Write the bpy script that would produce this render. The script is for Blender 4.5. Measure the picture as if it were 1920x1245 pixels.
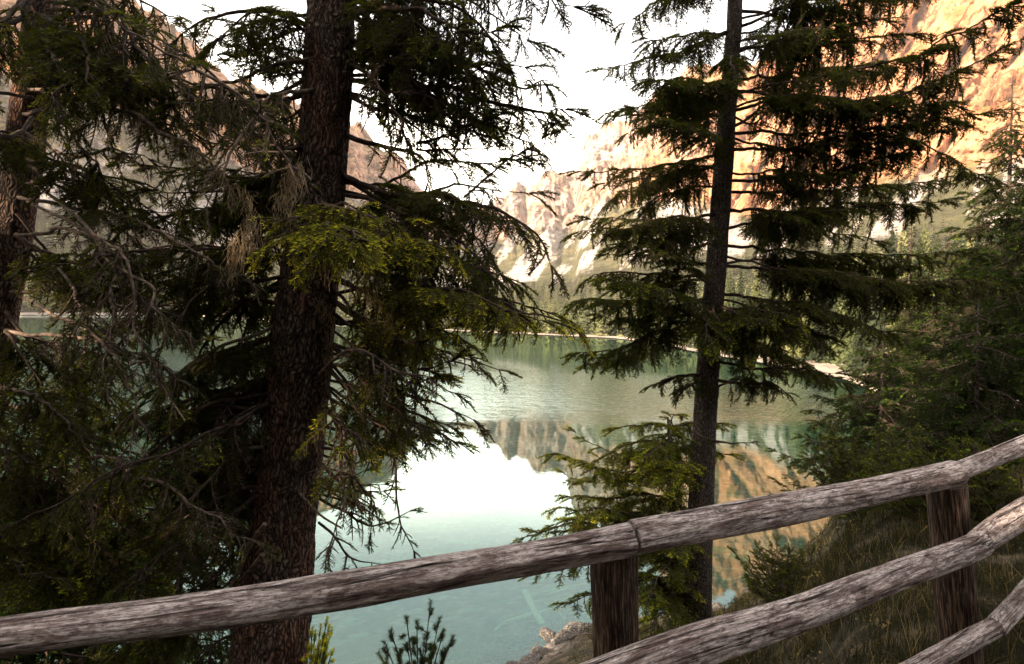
import bpy, math, random
import numpy as np
from mathutils import Vector, Matrix

for o in list(bpy.data.objects):
    bpy.data.objects.remove(o)
S = bpy.context.scene
COL = S.collection
R = math.radians

# ------------------------------------------------------------------ camera
EYE = 1.6
LAKE = -6.4
F = 1067.0                     # focal length in photo pixels (1920 wide)
PITCH, ROLL = R(-1.2), R(1.9)
cam_d = bpy.data.cameras.new('camera')
cam = bpy.data.objects.new('camera', cam_d)
COL.objects.link(cam)
cam.location = (0, 0, EYE)
cam.rotation_mode = 'XYZ'
CM = Matrix.Rotation(R(90) + PITCH, 3, 'X') @ Matrix.Rotation(ROLL, 3, 'Z')
cam.rotation_euler = CM.to_euler('XYZ')
cam_d.sensor_width = 36
cam_d.lens = F / 1920 * 36
cam_d.clip_start = 0.05
cam_d.clip_end = 20000
cam_d.dof.use_dof = True
cam_d.dof.focus_distance = 2.3
cam_d.dof.aperture_fstop = 5.6
S.camera = cam
CMn = np.array(CM)

# ------------------------------------------------------------------ light
SUN = np.array([-0.74, -0.52, 0.40]); SUN /= np.linalg.norm(SUN)
sun_el = math.asin(SUN[2])
sun_az = math.atan2(SUN[0], SUN[1])        # from +Y towards +X
W = bpy.data.worlds.new('World'); S.world = W
W.use_nodes = True
wn = W.node_tree.nodes; wl = W.node_tree.links
wn.clear()
wo = wn.new('ShaderNodeOutputWorld'); wb = wn.new('ShaderNodeBackground')
sky = wn.new('ShaderNodeTexSky'); sky.sky_type = 'NISHITA'; sky.sun_disc = False
sky.sun_elevation = sun_el
sky.sun_rotation = sun_az
sky.air_density = 1.0; sky.dust_density = 4.0; sky.ozone_density = 0.6
# thin bright cloud veil over the sky
wc = wn.new('ShaderNodeTexCoord')
wm = wn.new('ShaderNodeMapping'); wm.inputs['Scale'].default_value = (1.2, 1.2, 3.0)
wz = wn.new('ShaderNodeTexNoise'); wz.inputs['Scale'].default_value = 1.6; wz.inputs['Detail'].default_value = 5
wr = wn.new('ShaderNodeValToRGB')
wr.color_ramp.elements[0].position = 0.30; wr.color_ramp.elements[0].color = (0.5,) * 3 + (1,)
wr.color_ramp.elements[1].position = 0.58; wr.color_ramp.elements[1].color = (0.85,) * 3 + (1,)
wx = wn.new('ShaderNodeMix'); wx.data_type = 'RGBA'
wl.new(wc.outputs['Generated'], wm.inputs['Vector']); wl.new(wm.outputs[0], wz.inputs['Vector'])
wl.new(wz.outputs['Fac'], wr.inputs[0]); wl.new(wr.outputs[0], wx.inputs['Factor'])
# the cloud bank is brightest low above the far end of the valley (+Y) and thins out higher up
ws = wn.new('ShaderNodeSeparateXYZ'); wl.new(wc.outputs['Generated'], ws.inputs[0])
we = wn.new('ShaderNodeMapRange'); we.interpolation_type = 'SMOOTHSTEP'
we.inputs['From Min'].default_value = 0.25; we.inputs['From Max'].default_value = 0.42; we.inputs['To Min'].default_value = 1.0; we.inputs['To Max'].default_value = 0.0
wl.new(ws.outputs[2], we.inputs[0])
wf = wn.new('ShaderNodeMapRange'); wf.interpolation_type = 'SMOOTHSTEP'
wf.inputs['From Min'].default_value = 0.0; wf.inputs['From Max'].default_value = 0.7
wl.new(ws.outputs[1], wf.inputs[0])
wg = wn.new('ShaderNodeMath'); wg.operation = 'MULTIPLY'; wl.new(we.outputs[0], wg.inputs[0]); wl.new(wf.outputs[0], wg.inputs[1])
wy = wn.new('ShaderNodeMix'); wy.data_type = 'RGBA'; wy.inputs[6].default_value = (2.5, 2.45, 2.3, 1); wy.inputs[7].default_value = (13.0, 11.6, 9.2, 1)
wl.new(wg.outputs[0], wy.inputs[0]); wl.new(wy.outputs[2], wx.inputs[7])
wl.new(sky.outputs[0], wx.inputs[6])
wl.new(wx.outputs[2], wb.inputs['Color'])
wb.inputs['Strength'].default_value = 0.12
wl.new(wb.outputs[0], wo.inputs['Surface'])
sd = bpy.data.lights.new('sun', 'SUN'); so = bpy.data.objects.new('sun', sd); COL.objects.link(so)
sd.energy = 5.0; sd.angle = R(0.5); sd.color = (1.0, 0.76, 0.53)
so.rotation_euler = Vector(SUN).to_track_quat('Z', 'Y').to_euler()
S.view_settings.view_transform = 'Standard'
S.view_settings.look = 'None'
S.view_settings.exposure = 2.95
S.view_settings.gamma = 1
S.cycles.max_bounces = 6; S.cycles.diffuse_bounces = 2; S.cycles.glossy_bounces = 2
S.cycles.transmission_bounces = 3; S.cycles.transparent_max_bounces = 8
S.cycles.use_denoising = True
S.cycles.sample_clamp_indirect = 6

# ------------------------------------------------------------------ helpers
def ray(px, py):
    v = CMn @ np.array([(px - 960) / F, -(py - 622.5) / F, -1.0])
    return v
def P(px, py, d):
    """point seen at photo pixel (px,py), d metres along the view axis"""
    return ray(px, py) * d + np.array([0, 0, EYE])
def on_level(px, py, z):
    v = ray(px, py)
    return v * ((z - EYE) / v[2]) + np.array([0, 0, EYE])
def nrm(a):
    a = np.asarray(a, float)
    return a / np.maximum(np.linalg.norm(a, axis=-1, keepdims=True), 1e-9)

def _hash(ix, iy, iz, seed):
    h = (ix.astype(np.int64) * 374761393 + iy.astype(np.int64) * 668265263 + iz.astype(np.int64) * 2147483647 + seed * 1274126177) & 0xffffffff
    h = ((h ^ (h >> 13)) * 1274126177) & 0xffffffff
    h = ((h ^ (h >> 16)) * 2246822519) & 0xffffffff
    return ((h ^ (h >> 15)) & 0xffff) / 65535.0
def vnoise(p, seed=0):
    p = np.asarray(p, float)
    i = np.floor(p); f = p - i; f = f * f * (3 - 2 * f)
    x, y, z = i[..., 0], i[..., 1], i[..., 2]
    r = 0
    for dx in (0, 1):
        wx_ = f[..., 0] if dx else 1 - f[..., 0]
        for dy in (0, 1):
            wy_ = f[..., 1] if dy else 1 - f[..., 1]
            for dz in (0, 1):
                wz_ = f[..., 2] if dz else 1 - f[..., 2]
                r = r + _hash(x + dx, y + dy, z + dz, seed) * wx_ * wy_ * wz_
    return r
def fbm(p, o=4, seed=0, ridged=False):
    a, s, t = 1.0, 0, 0
    p = np.asarray(p, float)
    for k in range(o):
        n = vnoise(p * 2 ** k + 17.3 * k, seed + k)
        if ridged: n = 1 - abs(2 * n - 1)
        s = s + a * n; t += a; a *= 0.5
    return s / t

class MB:
    """collects vertices and faces, links them as one mesh object"""
    def __init__(self):
        self.v, self.f, self.n, self.att = [], [], 0, []
    def add(self, v, f, att=None):
        v = np.asarray(v, float).reshape(-1, 3); f = np.asarray(f, np.int64)
        if len(v) == 0: return
        self.v.append(v); self.f.append(f + self.n); self.n += len(v)
        self.att.append(np.zeros((len(v), 3)) if att is None else np.asarray(att, float).reshape(-1, 3))
    def build(self, name, mat, parent=None, smooth=True, loc=None):
        me = bpy.data.meshes.new(name)
        if self.n:
            v = np.concatenate(self.v)
            if loc is not None: v = v - np.asarray(loc)
            tot = [f.shape[1] * np.ones(len(f), np.int32) for f in self.f]
            lt = np.concatenate(tot); li = np.concatenate([f.ravel() for f in self.f]).astype(np.int32)
            me.vertices.add(len(v)); me.vertices.foreach_set('co', v.astype(np.float32).ravel())
            me.loops.add(len(li)); me.loops.foreach_set('vertex_index', li)
            me.polygons.add(len(lt))
            ls = np.concatenate([[0], np.cumsum(lt)[:-1]]).astype(np.int32)
            me.polygons.foreach_set('loop_start', ls); me.polygons.foreach_set('loop_total', lt)
            if smooth: me.polygons.foreach_set('use_smooth', np.ones(len(lt), bool))
            a = me.attributes.new('lc', 'FLOAT_VECTOR', 'POINT')
            a.data.foreach_set('vector', np.concatenate(self.att).astype(np.float32).ravel())
            me.update(calc_edges=True)
        if mat: me.materials.append(mat)
        o = bpy.data.objects.new(name, me)
        COL.objects.link(o)
        if parent: o.parent = parent
        if loc is not None: o.location = loc
        return o

def tag(o, label=None, cat=None, group=None, kind=None):
    if label: o['label'] = label
    if cat: o['category'] = cat
    if group: o['group'] = group
    if kind: o['kind'] = kind
    return o
def empty(name, loc=(0, 0, 0)):
    o = bpy.data.objects.new(name, None); COL.objects.link(o); o.location = loc
    o.empty_display_size = 0.2
    return o

def spline(pts, n):
    """Catmull-Rom through pts, n samples"""
    p = np.asarray(pts, float)
    if len(p) == 2:
        t = np.linspace(0, 1, n)[:, None]; return p[0] * (1 - t) + p[1] * t
    q = np.vstack([2 * p[0] - p[1], p, 2 * p[-1] - p[-2]])
    u = np.linspace(0, len(p) - 1 - 1e-6, n); i = u.astype(int); t = (u - i)[:, None]
    a, b, c, d = q[i], q[i + 1], q[i + 2], q[i + 3]
    return 0.5 * ((2 * b) + (-a + c) * t + (2 * a - 5 * b + 4 * c - d) * t ** 2 + (-a + 3 * b - 3 * c + d) * t ** 3)

def tube(mb, pts, rad, seg=8, relief=None, cap=True):
    """tube along pts; rad scalar/array; relief(s,ang,radius)->extra radius"""
    p = np.asarray(pts, float); n = len(p)
    rad = np.ones(n) * rad
    t = nrm(np.gradient(p, axis=0))
    ref = np.array([0, 0, 1.0]) if abs(t[0][2]) < 0.8 else np.array([0, 1.0, 0])
    u = np.zeros_like(p); u[0] = nrm(np.cross(t[0], ref))
    for i in range(1, n):
        w = u[i - 1] - t[i] * np.dot(u[i - 1], t[i]); u[i] = w / max(np.linalg.norm(w), 1e-9)
    w = np.cross(t, u)
    s = np.concatenate([[0], np.cumsum(np.linalg.norm(np.diff(p, axis=0), axis=1))])
    a = np.linspace(0, 2 * np.pi, seg, endpoint=False)
    ca, sa = np.cos(a), np.sin(a)
    rr = np.repeat(rad[:, None], seg, 1)
    if relief is not None:
        SS, AA = np.meshgrid(s, a, indexing='ij'); rr = rr + relief(SS, AA, rr)
    v = p[:, None, :] + rr[..., None] * (u[:, None, :] * ca[None, :, None] + w[:, None, :] * sa[None, :, None])
    att = np.stack([np.repeat(s[:, None], seg, 1), rr * ca, rr * sa], -1)
    i0 = np.arange(n - 1)[:, None] * seg + np.arange(seg)[None, :]
    i1 = np.arange(n - 1)[:, None] * seg + (np.arange(seg)[None, :] + 1) % seg
    f = np.stack([i0, i1, i1 + seg, i0 + seg], -1).reshape(-1, 4)
    mb.add(v.reshape(-1, 3), f, att.reshape(-1, 3))
    if cap:
        for k in (0, n - 1):
            ring = v[k]; c = ring.mean(0)
            f = [[j, (j + 1) % seg, seg] for j in range(seg)]
            if k == 0: f = [[b, a_, c_] for a_, b, c_ in f]
            mb.add(np.vstack([ring, c]), f, np.vstack([att[k], [s[k], 0, 0]]))

# ------------------------------------------------------------------ materials
def mat(name):
    m = bpy.data.materials.new(name); m.use_nodes = True
    nt = m.node_tree; nt.nodes.clear()
    o = nt.nodes.new('ShaderNodeOutputMaterial')
    b = nt.nodes.new('ShaderNodeBsdfPrincipled')
    nt.links.new(b.outputs[0], o.inputs[0])
    b.inputs['Specular IOR Level'].default_value = 0.15
    return m, nt, b, o
def N(nt, typ, **k):
    n = nt.nodes.new(typ)
    for a, b in k.items():
        if a in n.inputs.keys() if hasattr(n.inputs, 'keys') else False: n.inputs[a].default_value = b
        else: setattr(n, a, b)
    return n
def coord(nt, scale, src='lc'):
    if src == 'lc':
        a = nt.nodes.new('ShaderNodeAttribute'); a.attribute_name = 'lc'; out = a.outputs['Vector']
    elif src == 'pos':
        a = nt.nodes.new('ShaderNodeNewGeometry'); out = a.outputs['Position']
    else:
        a = nt.nodes.new('ShaderNodeTexCoord'); out = a.outputs['Object']
    m = nt.nodes.new('ShaderNodeMapping'); m.inputs['Scale'].default_value = scale
    nt.links.new(out, m.inputs[0]); return m.outputs[0]
def noise(nt, vec, scale=1, detail=4, rough=0.55, dist=0):
    n = nt.nodes.new('ShaderNodeTexNoise')
    n.inputs['Scale'].default_value = scale; n.inputs['Detail'].default_value = detail
    n.inputs['Roughness'].default_value = rough; n.inputs['Distortion'].default_value = dist
    nt.links.new(vec, n.inputs['Vector']); return n.outputs['Fac']
def ramp(nt, fac, stops):
    r = nt.nodes.new('ShaderNodeValToRGB')
    e = r.color_ramp.elements
    while len(e) < len(stops): e.new(0.5)
    for k, (p, c) in enumerate(stops):
        e[k].position = p; e[k].color = tuple(c) + (1,) if len(c) == 3 else c
    nt.links.new(fac, r.inputs[0]); return r.outputs[0]
def g(x): return (x, x, x)
def mixc(nt, fac, a, b, mode='MIX'):
    m = nt.nodes.new('ShaderNodeMix'); m.data_type = 'RGBA'; m.blend_type = mode
    for s, i in ((fac, 0), (a, 6), (b, 7)):
        if isinstance(s, (int, float)): m.inputs[i].default_value = s
        elif isinstance(s, tuple): m.inputs[i].default_value = tuple(s) + (1,)
        else: nt.links.new(s, m.inputs[i])
    return m.outputs[2]
def math_(nt, op, a, b=0.0):
    m = nt.nodes.new('ShaderNodeMath'); m.operation = op
    for k, s in enumerate((a, b)):
        if isinstance(s, (int, float)): m.inputs[k].default_value = s
        else: nt.links.new(s, m.inputs[k])
    return m.outputs[0]
def bump(nt, b, h, strength=0.5, dist=0.01):
    n = nt.nodes.new('ShaderNodeBump'); n.inputs['Strength'].default_value = strength
    n.inputs['Distance'].default_value = dist
    nt.links.new(h, n.inputs['Height']); nt.links.new(n.outputs[0], b.inputs['Normal']); return n

def m_log():
    m, nt, b, o = mat('weathered_log')
    v = coord(nt, (17, 190, 190)); fine = noise(nt, v, 1, 9, 0.78, 0.8)
    v2 = coord(nt, (3.2, 15, 15)); big = noise(nt, v2, 2.0, 7, 0.72, 0.8)
    v3 = coord(nt, (0.8, 30, 30)); crk = noise(nt, v3, 1.0, 3, 0.45, 0.1)
    grain = noise(nt, coord(nt, (3.5, 150, 150)), 1, 5, 0.6, 0.4)
    v4 = coord(nt, (60, 60, 60)); spk = noise(nt, v4, 1.6, 4, 0.75)
    brush = noise(nt, coord(nt, (45, 130, 130)), 1, 4, 0.7)
    c = ramp(nt, fine, [(0.36, (0.018, 0.013, 0.011)), (0.42, (0.22, 0.18, 0.17)), (0.50, (0.42, 0.36, 0.345)), (0.62, (0.70, 0.63, 0.61))])
    c = mixc(nt, ramp(nt, big, [(0.46, g(0)), (0.56, g(0.9))]), c, mixc(nt, 1.0, c, (0.33, 0.265, 0.25), 'MULTIPLY'))
    c = mixc(nt, ramp(nt, grain, [(0.38, g(0.7)), (0.46, g(0))]), c, mixc(nt, 1.0, c, (0.25, 0.2, 0.19), 'MULTIPLY'))
    c = mixc(nt, ramp(nt, brush, [(0.50, g(0)), (0.62, g(0.65))]), c, (0.05, 0.037, 0.034))
    crack = ramp(nt, crk, [(0.482, g(0)), (0.494, g(1)), (0.504, g(1)), (0.516, g(0))])
    crack = mixc(nt, 1.0, crack, ramp(nt, noise(nt, coord(nt, (1.6, 9, 9)), 1.3, 2), [(0.40, g(0)), (0.48, g(1))]), 'MULTIPLY')
    c = mixc(nt, crack, c, (0.02, 0.014, 0.012))
    c = mixc(nt, ramp(nt, spk, [(0.60, g(0)), (0.70, g(0.8))]), c, (0.05, 0.038, 0.035))
    # knots
    vo = nt.nodes.new('ShaderNodeTexVoronoi'); vo.inputs['Scale'].default_value = 1
    nt.links.new(coord(nt, (4.5, 13, 13)), vo.inputs['Vector'])
    kn = ramp(nt, vo.outputs['Distance'], [(0.0, g(.3)), (0.06, g(.95)), (0.10, g(.2)), (0.13, g(.8)), (0.16, g(0))])
    c = mixc(nt, kn, c, (0.05, 0.035, 0.028))
    nt.links.new(c, b.inputs['Base Color']); b.inputs['Roughness'].default_value = 0.85
    h = math_(nt, 'SUBTRACT', fine, math_(nt, 'MULTIPLY', crack, 0.9))
    bump(nt, b, h, 0.9, 0.006)
    return m
def m_post():
    m, nt, b, o = mat('brown_post_wood')
    fine = noise(nt, coord(nt, (8, 120, 120)), 1, 7, 0.72, 0.6)
    crk = noise(nt, coord(nt, (1.2, 30, 30)), 1.0, 4, 0.55, 0.4)
    c = ramp(nt, fine, [(0.38, (0.007, 0.004, 0.003)), (0.5, (0.052, 0.033, 0.024)), (0.62, (0.19, 0.13, 0.095))])
    crack = ramp(nt, crk, [(0.485, g(0)), (0.498, g(1)), (0.502, g(1)), (0.515, g(0))])
    c = mixc(nt, crack, c, (0.015, 0.01, 0.008))
    nt.links.new(c, b.inputs['Base Color']); b.inputs['Roughness'].default_value = 0.9
    bump(nt, b, math_(nt, 'SUBTRACT', fine, crack), 0.9, 0.008)
    return m
def m_bark(name, dark, mid, light, red, sc=1.0):
    m, nt, b, o = mat(name)
    vo = nt.nodes.new('ShaderNodeTexVoronoi'); vo.feature = 'DISTANCE_TO_EDGE'; vo.inputs['Scale'].default_value = sc
    dn = nt.nodes.new('ShaderNodeTexNoise'); dn.inputs['Scale'].default_value = 9
    vm = coord(nt, (12, 48, 48)); nt.links.new(coord(nt, (1, 1, 1)), dn.inputs['Vector'])
    ad = nt.nodes.new('ShaderNodeVectorMath'); ad.operation = 'MULTIPLY_ADD'
    nt.links.new(dn.outputs['Color'], ad.inputs[0]); ad.inputs[1].default_value = (4.5,) * 3; nt.links.new(vm, ad.inputs[2])
    nt.links.new(ad.outputs[0], vo.inputs['Vector'])
    edge = ramp(nt, vo.outputs['Distance'], [(0.0, g(0)), (0.10, g(.3)), (0.42, g(1))])
    fine = noise(nt, coord(nt, (38, 110, 110)), 1, 6, 0.75)
    big = noise(nt, coord(nt, (2.0, 5, 5)), 1.2, 3)
    c = ramp(nt, fine, [(0.38, mid), (0.60, light)])
    c = mixc(nt, ramp(nt, big, [(0.44, g(0)), (0.62, g(1))]), c, mixc(nt, 0.45, c, red))
    c = mixc(nt, edge, dark, c)
    nt.links.new(c, b.inputs['Base Color']); b.inputs['Roughness'].default_value = 0.95
    bump(nt, b, math_(nt, 'ADD', edge, math_(nt, 'MULTIPLY', fine, 0.5)), 1.0, 0.012)
    return m
def m_twig(name, a, c_):
    m, nt, b, o = mat(name)
    n = noise(nt, coord(nt, (40, 60, 60), 'pos'), 0.6, 3)
    nt.links.new(ramp(nt, n, [(0.35, a), (0.65, c_)]), b.inputs['Base Color']); b.inputs['Roughness'].default_value = 0.95
    return m
def m_needle(name, dark, mid, tip, trans=0.3):
    """lc.x = freshness of the shoot (0 old, 1 new tip)"""
    m, nt, b, o = mat(name)
    a = nt.nodes.new('ShaderNodeAttribute'); a.attribute_name = 'lc'
    sx = nt.nodes.new('ShaderNodeSeparateXYZ'); nt.links.new(a.outputs['Vector'], sx.inputs[0])
    c = ramp(nt, sx.outputs[0], [(0.0, dark), (0.5, mid), (1.0, tip)])
    nt.links.new(c, b.inputs['Base Color']); b.inputs['Roughness'].default_value = 0.7; b.inputs['Specular IOR Level'].default_value = 0.08
    tr = nt.nodes.new('ShaderNodeBsdfTranslucent'); nt.links.new(mixc(nt, 0.3, c, tip), tr.inputs[0])
    mx = nt.nodes.new('ShaderNodeMixShader'); mx.inputs[0].default_value = trans
    nt.links.new(b.outputs[0], mx.inputs[1]); nt.links.new(tr.outputs[0], mx.inputs[2]); nt.links.new(mx.outputs[0], o.inputs[0])
    return m

M_LOG = m_log(); M_POST = m_post()
M_BARK = m_bark('spruce_bark', (0.006, 0.004, 0.0035), (0.06, 0.04, 0.031), (0.25, 0.18, 0.145), (0.26, 0.09, 0.045))
M_BARK2 = m_bark('grey_spruce_bark', (0.015, 0.011, 0.009), (0.08, 0.062, 0.052), (0.21, 0.175, 0.155), (0.14, 0.08, 0.055), 1.2)
M_TWIG = m_twig('twig_bark', (0.015, 0.010, 0.008), (0.06, 0.042, 0.033))
M_DEAD = m_twig('dead_twig_bark', (0.045, 0.032, 0.025), (0.16, 0.12, 0.097))
M_NEED = m_needle('spruce_needles', (0.0015, 0.0035, 0.001), (0.021, 0.040, 0.0035), (0.36, 0.38, 0.02), 0.33)
M_NEEDY = m_needle('fresh_sunlit_needles', (0.006, 0.012, 0.003), (0.055, 0.08, 0.009), (0.60, 0.55, 0.03), 0.42)  # fresh tips, brightened in colour to look sunlit though they stand in shade
M_NEEDF = m_needle('bank_spruce_needles', (0.002, 0.004, 0.001), (0.013, 0.032, 0.0035), (0.20, 0.28, 0.02), 0.25)
M_YOUNG = m_needle('young_spruce_needles', (0.012, 0.022, 0.004), (0.10, 0.13, 0.012), (0.55, 0.55, 0.03), 0.4)
M_PINE = m_needle('pine_needles', (0.012, 0.018, 0.006), (0.045, 0.06, 0.016), (0.16, 0.16, 0.04), 0.3)
M_LICH = m_twig('beard_lichen', (0.12, 0.088, 0.05), (0.28, 0.215, 0.13))

# ------------------------------------------------------------------ terrain
def azr(p): return math.atan2(p[0], p[1])
def shore_table(cp):
    a, r = [], []
    for px, py in cp:
        q = on_level(px, py, LAKE); a.append(azr(q)); r.append(math.hypot(q[0], q[1]))
    return np.array(a), np.array(r)
FAR_A, FAR_R = shore_table([(-300, 584), (40, 591), (330, 592), (600, 607), (900, 623), (1150, 634), (1280, 655), (1350, 668), (1450, 683), (1580, 708), (1640, 730), (1700, 765)])
NEAR_A, NEAR_R = shore_table([(-500, 1500), (300, 1500), (800, 1330), (1000, 1232), (1100, 1170), (1360, 1150), (1470, 1085), (1545, 1020), (1580, 960), (1600, 890), (1650, 835), (1700, 790)])
def rfar(a): return np.interp(a, FAR_A, FAR_R)
def rnear(a): return np.interp(a, NEAR_A, NEAR_R)
A_DRY0, A_DRY1 = FAR_A[-2], FAR_A[-1] + 0.02
FENCE = np.array([[-6, 0.9], [-1.3, 1.35], [0.34, 1.65], [1.72, 2.3], [2.9, 3.1], [9, 8.0]])
def beyond_fence(x, y): return y - np.interp(x, FENCE[:, 0], FENCE[:, 1])
def sstep(a, b, x):
    t = np.clip((x - a) / (b - a), 0, 1); return t * t * (3 - 2 * t)
def ground_z(x, y):
    x = np.asarray(x, float); y = np.asarray(y, float)
    a = np.arctan2(x, y); r = np.hypot(x, y)
    s = beyond_fence(x, y)
    rn, rf = rnear(a), rfar(a)
    r0 = np.maximum(r - np.maximum(s, 0) * 1.05, 0.2)
    t = np.clip((r - r0) / np.maximum(rn - r0, 0.5), 0, 1)
    bank = LAKE * (0.5 * t + 0.5 * np.sqrt(t + 0.02)) + 0.45 * (1 - t)
    wet = 1 - sstep(A_DRY0, A_DRY1, a)
    wet = wet * sstep(-1.9, -1.3, a)
    dn = r - rn
    deep = LAKE - 0.32 * dn
    deep = np.maximum(deep, LAKE - 5.0 - 3 * sstep(10, 60, dn))
    up = LAKE + 0.30 * (r - rf) + 0.15
    up = np.where(r > rf + 8, LAKE - 3.0, up)
    bed = np.maximum(deep, np.minimum(up, LAKE + 0.5))
    dry = LAKE + 0.3 + 0.004 * dn
    out = np.where(r < rn, bank, bed * wet + dry * (1 - wet))
    hill = np.clip(-s - 2.6, 0, None) * 0.38
    z = np.where(s < 0.15, hill * 1.0, out)
    amp = 0.05 + 0.10 * sstep(2, 8, r)
    z = z + (fbm(np.stack([x * 0.9, y * 0.9, x * 0], -1), 4, 3) - 0.5) * amp * 2 * sstep(0.0, 1.0, abs(s - 0.2) + 0.1)
    return z
def m_ground():
    m, nt, b, o = mat('bank_soil_and_gravel')
    ge = nt.nodes.new('ShaderNodeNewGeometry'); sx = nt.nodes.new('ShaderNodeSeparateXYZ'); nt.links.new(ge.outputs['Position'], sx.inputs[0])
    n1 = noise(nt, coord(nt, (1, 1, 1), 'pos'), 3.0, 6, 0.65); n2 = noise(nt, coord(nt, (1, 1, 1), 'pos'), 0.9, 6, 0.65)
    soil = ramp(nt, n1, [(0.40, (0.006, 0.005, 0.003)), (0.52, (0.022, 0.018, 0.009)), (0.64, (0.085, 0.065, 0.04))])
    grav = ramp(nt, noise(nt, coord(nt, (1, 1, 1), 'pos'), 9, 5, 0.7), [(0.36, (0.03, 0.025, 0.02)), (0.5, (0.13, 0.11, 0.09)), (0.66, (0.38, 0.33, 0.29))])
    silt = ramp(nt, n2, [(0.38, (0.008, 0.022, 0.018)), (0.5, (0.03, 0.06, 0.047)), (0.62, (0.26, 0.32, 0.24))])
    zz = math_(nt, 'ADD', sx.outputs[2], math_(nt, 'MULTIPLY', n1, 0.8))
    mr = nt.nodes.new('ShaderNodeMapRange'); mr.inputs['From Min'].default_value = LAKE + 0.55; mr.inputs['From Max'].default_value = LAKE + 1.3
    nt.links.new(zz, mr.inputs[0])
    c = mixc(nt, mr.outputs[0], grav, soil)
    m2 = nt.nodes.new('ShaderNodeMapRange'); m2.inputs['From Min'].default_value = LAKE + 0.1; m2.inputs['From Max'].default_value = LAKE - 2.2
    nt.links.new(zz, m2.inputs[0])
    c = mixc(nt, m2.outputs[0], c, silt)
    nt.links.new(c, b.inputs['Base Color']); b.inputs['Roughness'].default_value = 0.95
    bump(nt, b, n1, 0.6, 0.05)
    return m
def polar_sheet(name, m, avals, rvals):
    A, Rr = np.meshgrid(avals, rvals, indexing='ij')
    x, y = Rr * np.sin(A), Rr * np.cos(A)
    z = ground_z(x, y)
    na, nr = A.shape
    i = (np.arange(na - 1)[:, None] * nr + np.arange(nr - 1)[None, :]).ravel()
    f = np.stack([i, i + 1, i + nr + 1, i + nr], -1)
    mb = MB(); mb.add(np.stack([x, y, z], -1).reshape(-1, 3), f)
    return mb.build(name, m)
av = np.concatenate([np.linspace(-math.pi, -1.0, 80, endpoint=False), np.linspace(-1.0, 1.0, 360, endpoint=False), np.linspace(1.0, math.pi, 80)])
rv = np.geomspace(0.15, 1100, 400)
tag(polar_sheet('ground', m_ground(), av, rv), kind='structure')

# ------------------------------------------------------------------ mountains
SKY = [(-1100, -420), (-500, -330), (-150, -230), (100, -110), (270, 0), (400, 112), (480, 160), (560, 190), (670, 222), (740, 290), (800, 355),
       (860, 395), (915, 378), (970, 345), (1022, 318), (1040, 312), (1058, 328), (1082, 318), (1096, 258), (1135, 222), (1180, 212), (1230, 170), (1290, 122),
       (1340, 105), (1450, 98), (1480, 60), (1530, 20), (1600, -30), (1700, -90), (1900, -170), (2200, -260), (2900, -330)]
sa_, se_ = [], []
for px, py in SKY:
    q = ray(px, py); sa_.append(azr(q)); se_.append(math.atan2(q[2], math.hypot(q[0], q[1])))
sa_, se_ = np.array(sa_), np.array(se_)
RID_A = np.array([azr(ray(x, 600)) for x in (-600, 200, 700, 1000, 1150, 1300, 1600, 2300)])
RID_R = np.array([1500, 1500, 1900, 2700, 2600, 2000, 1500, 1300])
G_U = np.array([0, .12, .3, .42, .52, .62, .72, .80, .90, 1.0])
G_G = np.array([0, .03, .18, .30, .37, .47, .60, .74, .90, 1.0])
G_R = np.array([0, .03, .12, .24, .31, .38, .47, .62, .82, 1.0])     # right massif: cliffs start lower
def far_point(a, u, relief=True):
    E = np.interp(a, sa_, se_)
    Rg = np.interp(a, RID_A, RID_R); rf = rfar(a)
    r = rf - 6 + (Rg - rf) * u ** 1.25
    wr_ = sstep(0.18, 0.45, a)
    gg = np.interp(u, G_U, G_G) * (1 - wr_) + np.interp(u, G_U, G_R) * wr_
    crag = sstep(0.5, 0.7, u)
    jag = (fbm(np.stack([a * 60, a * 0, a * 0], -1), 5, 5) - 0.5) * 0.035 * sstep(0.75, 1.0, u)
    el = np.arctan((LAKE - EYE + 0.3) / r) + gg * E + jag * sstep(0.1, 0.3, E)
    if relief:
        # buttresses and gullies pushed in and out along the distance
        skew = a * 26 + el * 5
        n = fbm(np.stack([skew, el * 7, a * 0], -1), 6, 9, True) - 0.55
        n2 = fbm(np.stack([a * 90 + el * 25, el * 60, a * 0 + 3], -1), 5, 21, True) - 0.5
        led = fbm(np.stack([a * 12, el * 95 + a * 18, a * 0], -1), 4, 33) - 0.5
        dg = fbm(np.stack([a * 30 - el * 22, (a + el) * 6, a * 0 + 7], -1), 6, 51, True) - 0.55
        w2 = 1 - 0.6 * wr_
        r = r + r * (0.12 * n + 0.055 * n2 * w2 + 0.03 * led * w2 + 0.13 * dg * (0.25 + 0.75 * wr_) + 0.05 * n * (1 - wr_)) * (0.12 * sstep(0.3, 0.5, u) + 0.88 * crag)
        el = el + (fbm(np.stack([a * 40, u * 30, a * 0], -1), 4, 41) - 0.5) * 0.012 * sstep(0.12, 0.4, u)
    return np.stack([r * np.sin(a), r * np.cos(a), r * np.tan(el) + EYE], -1), gg
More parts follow.
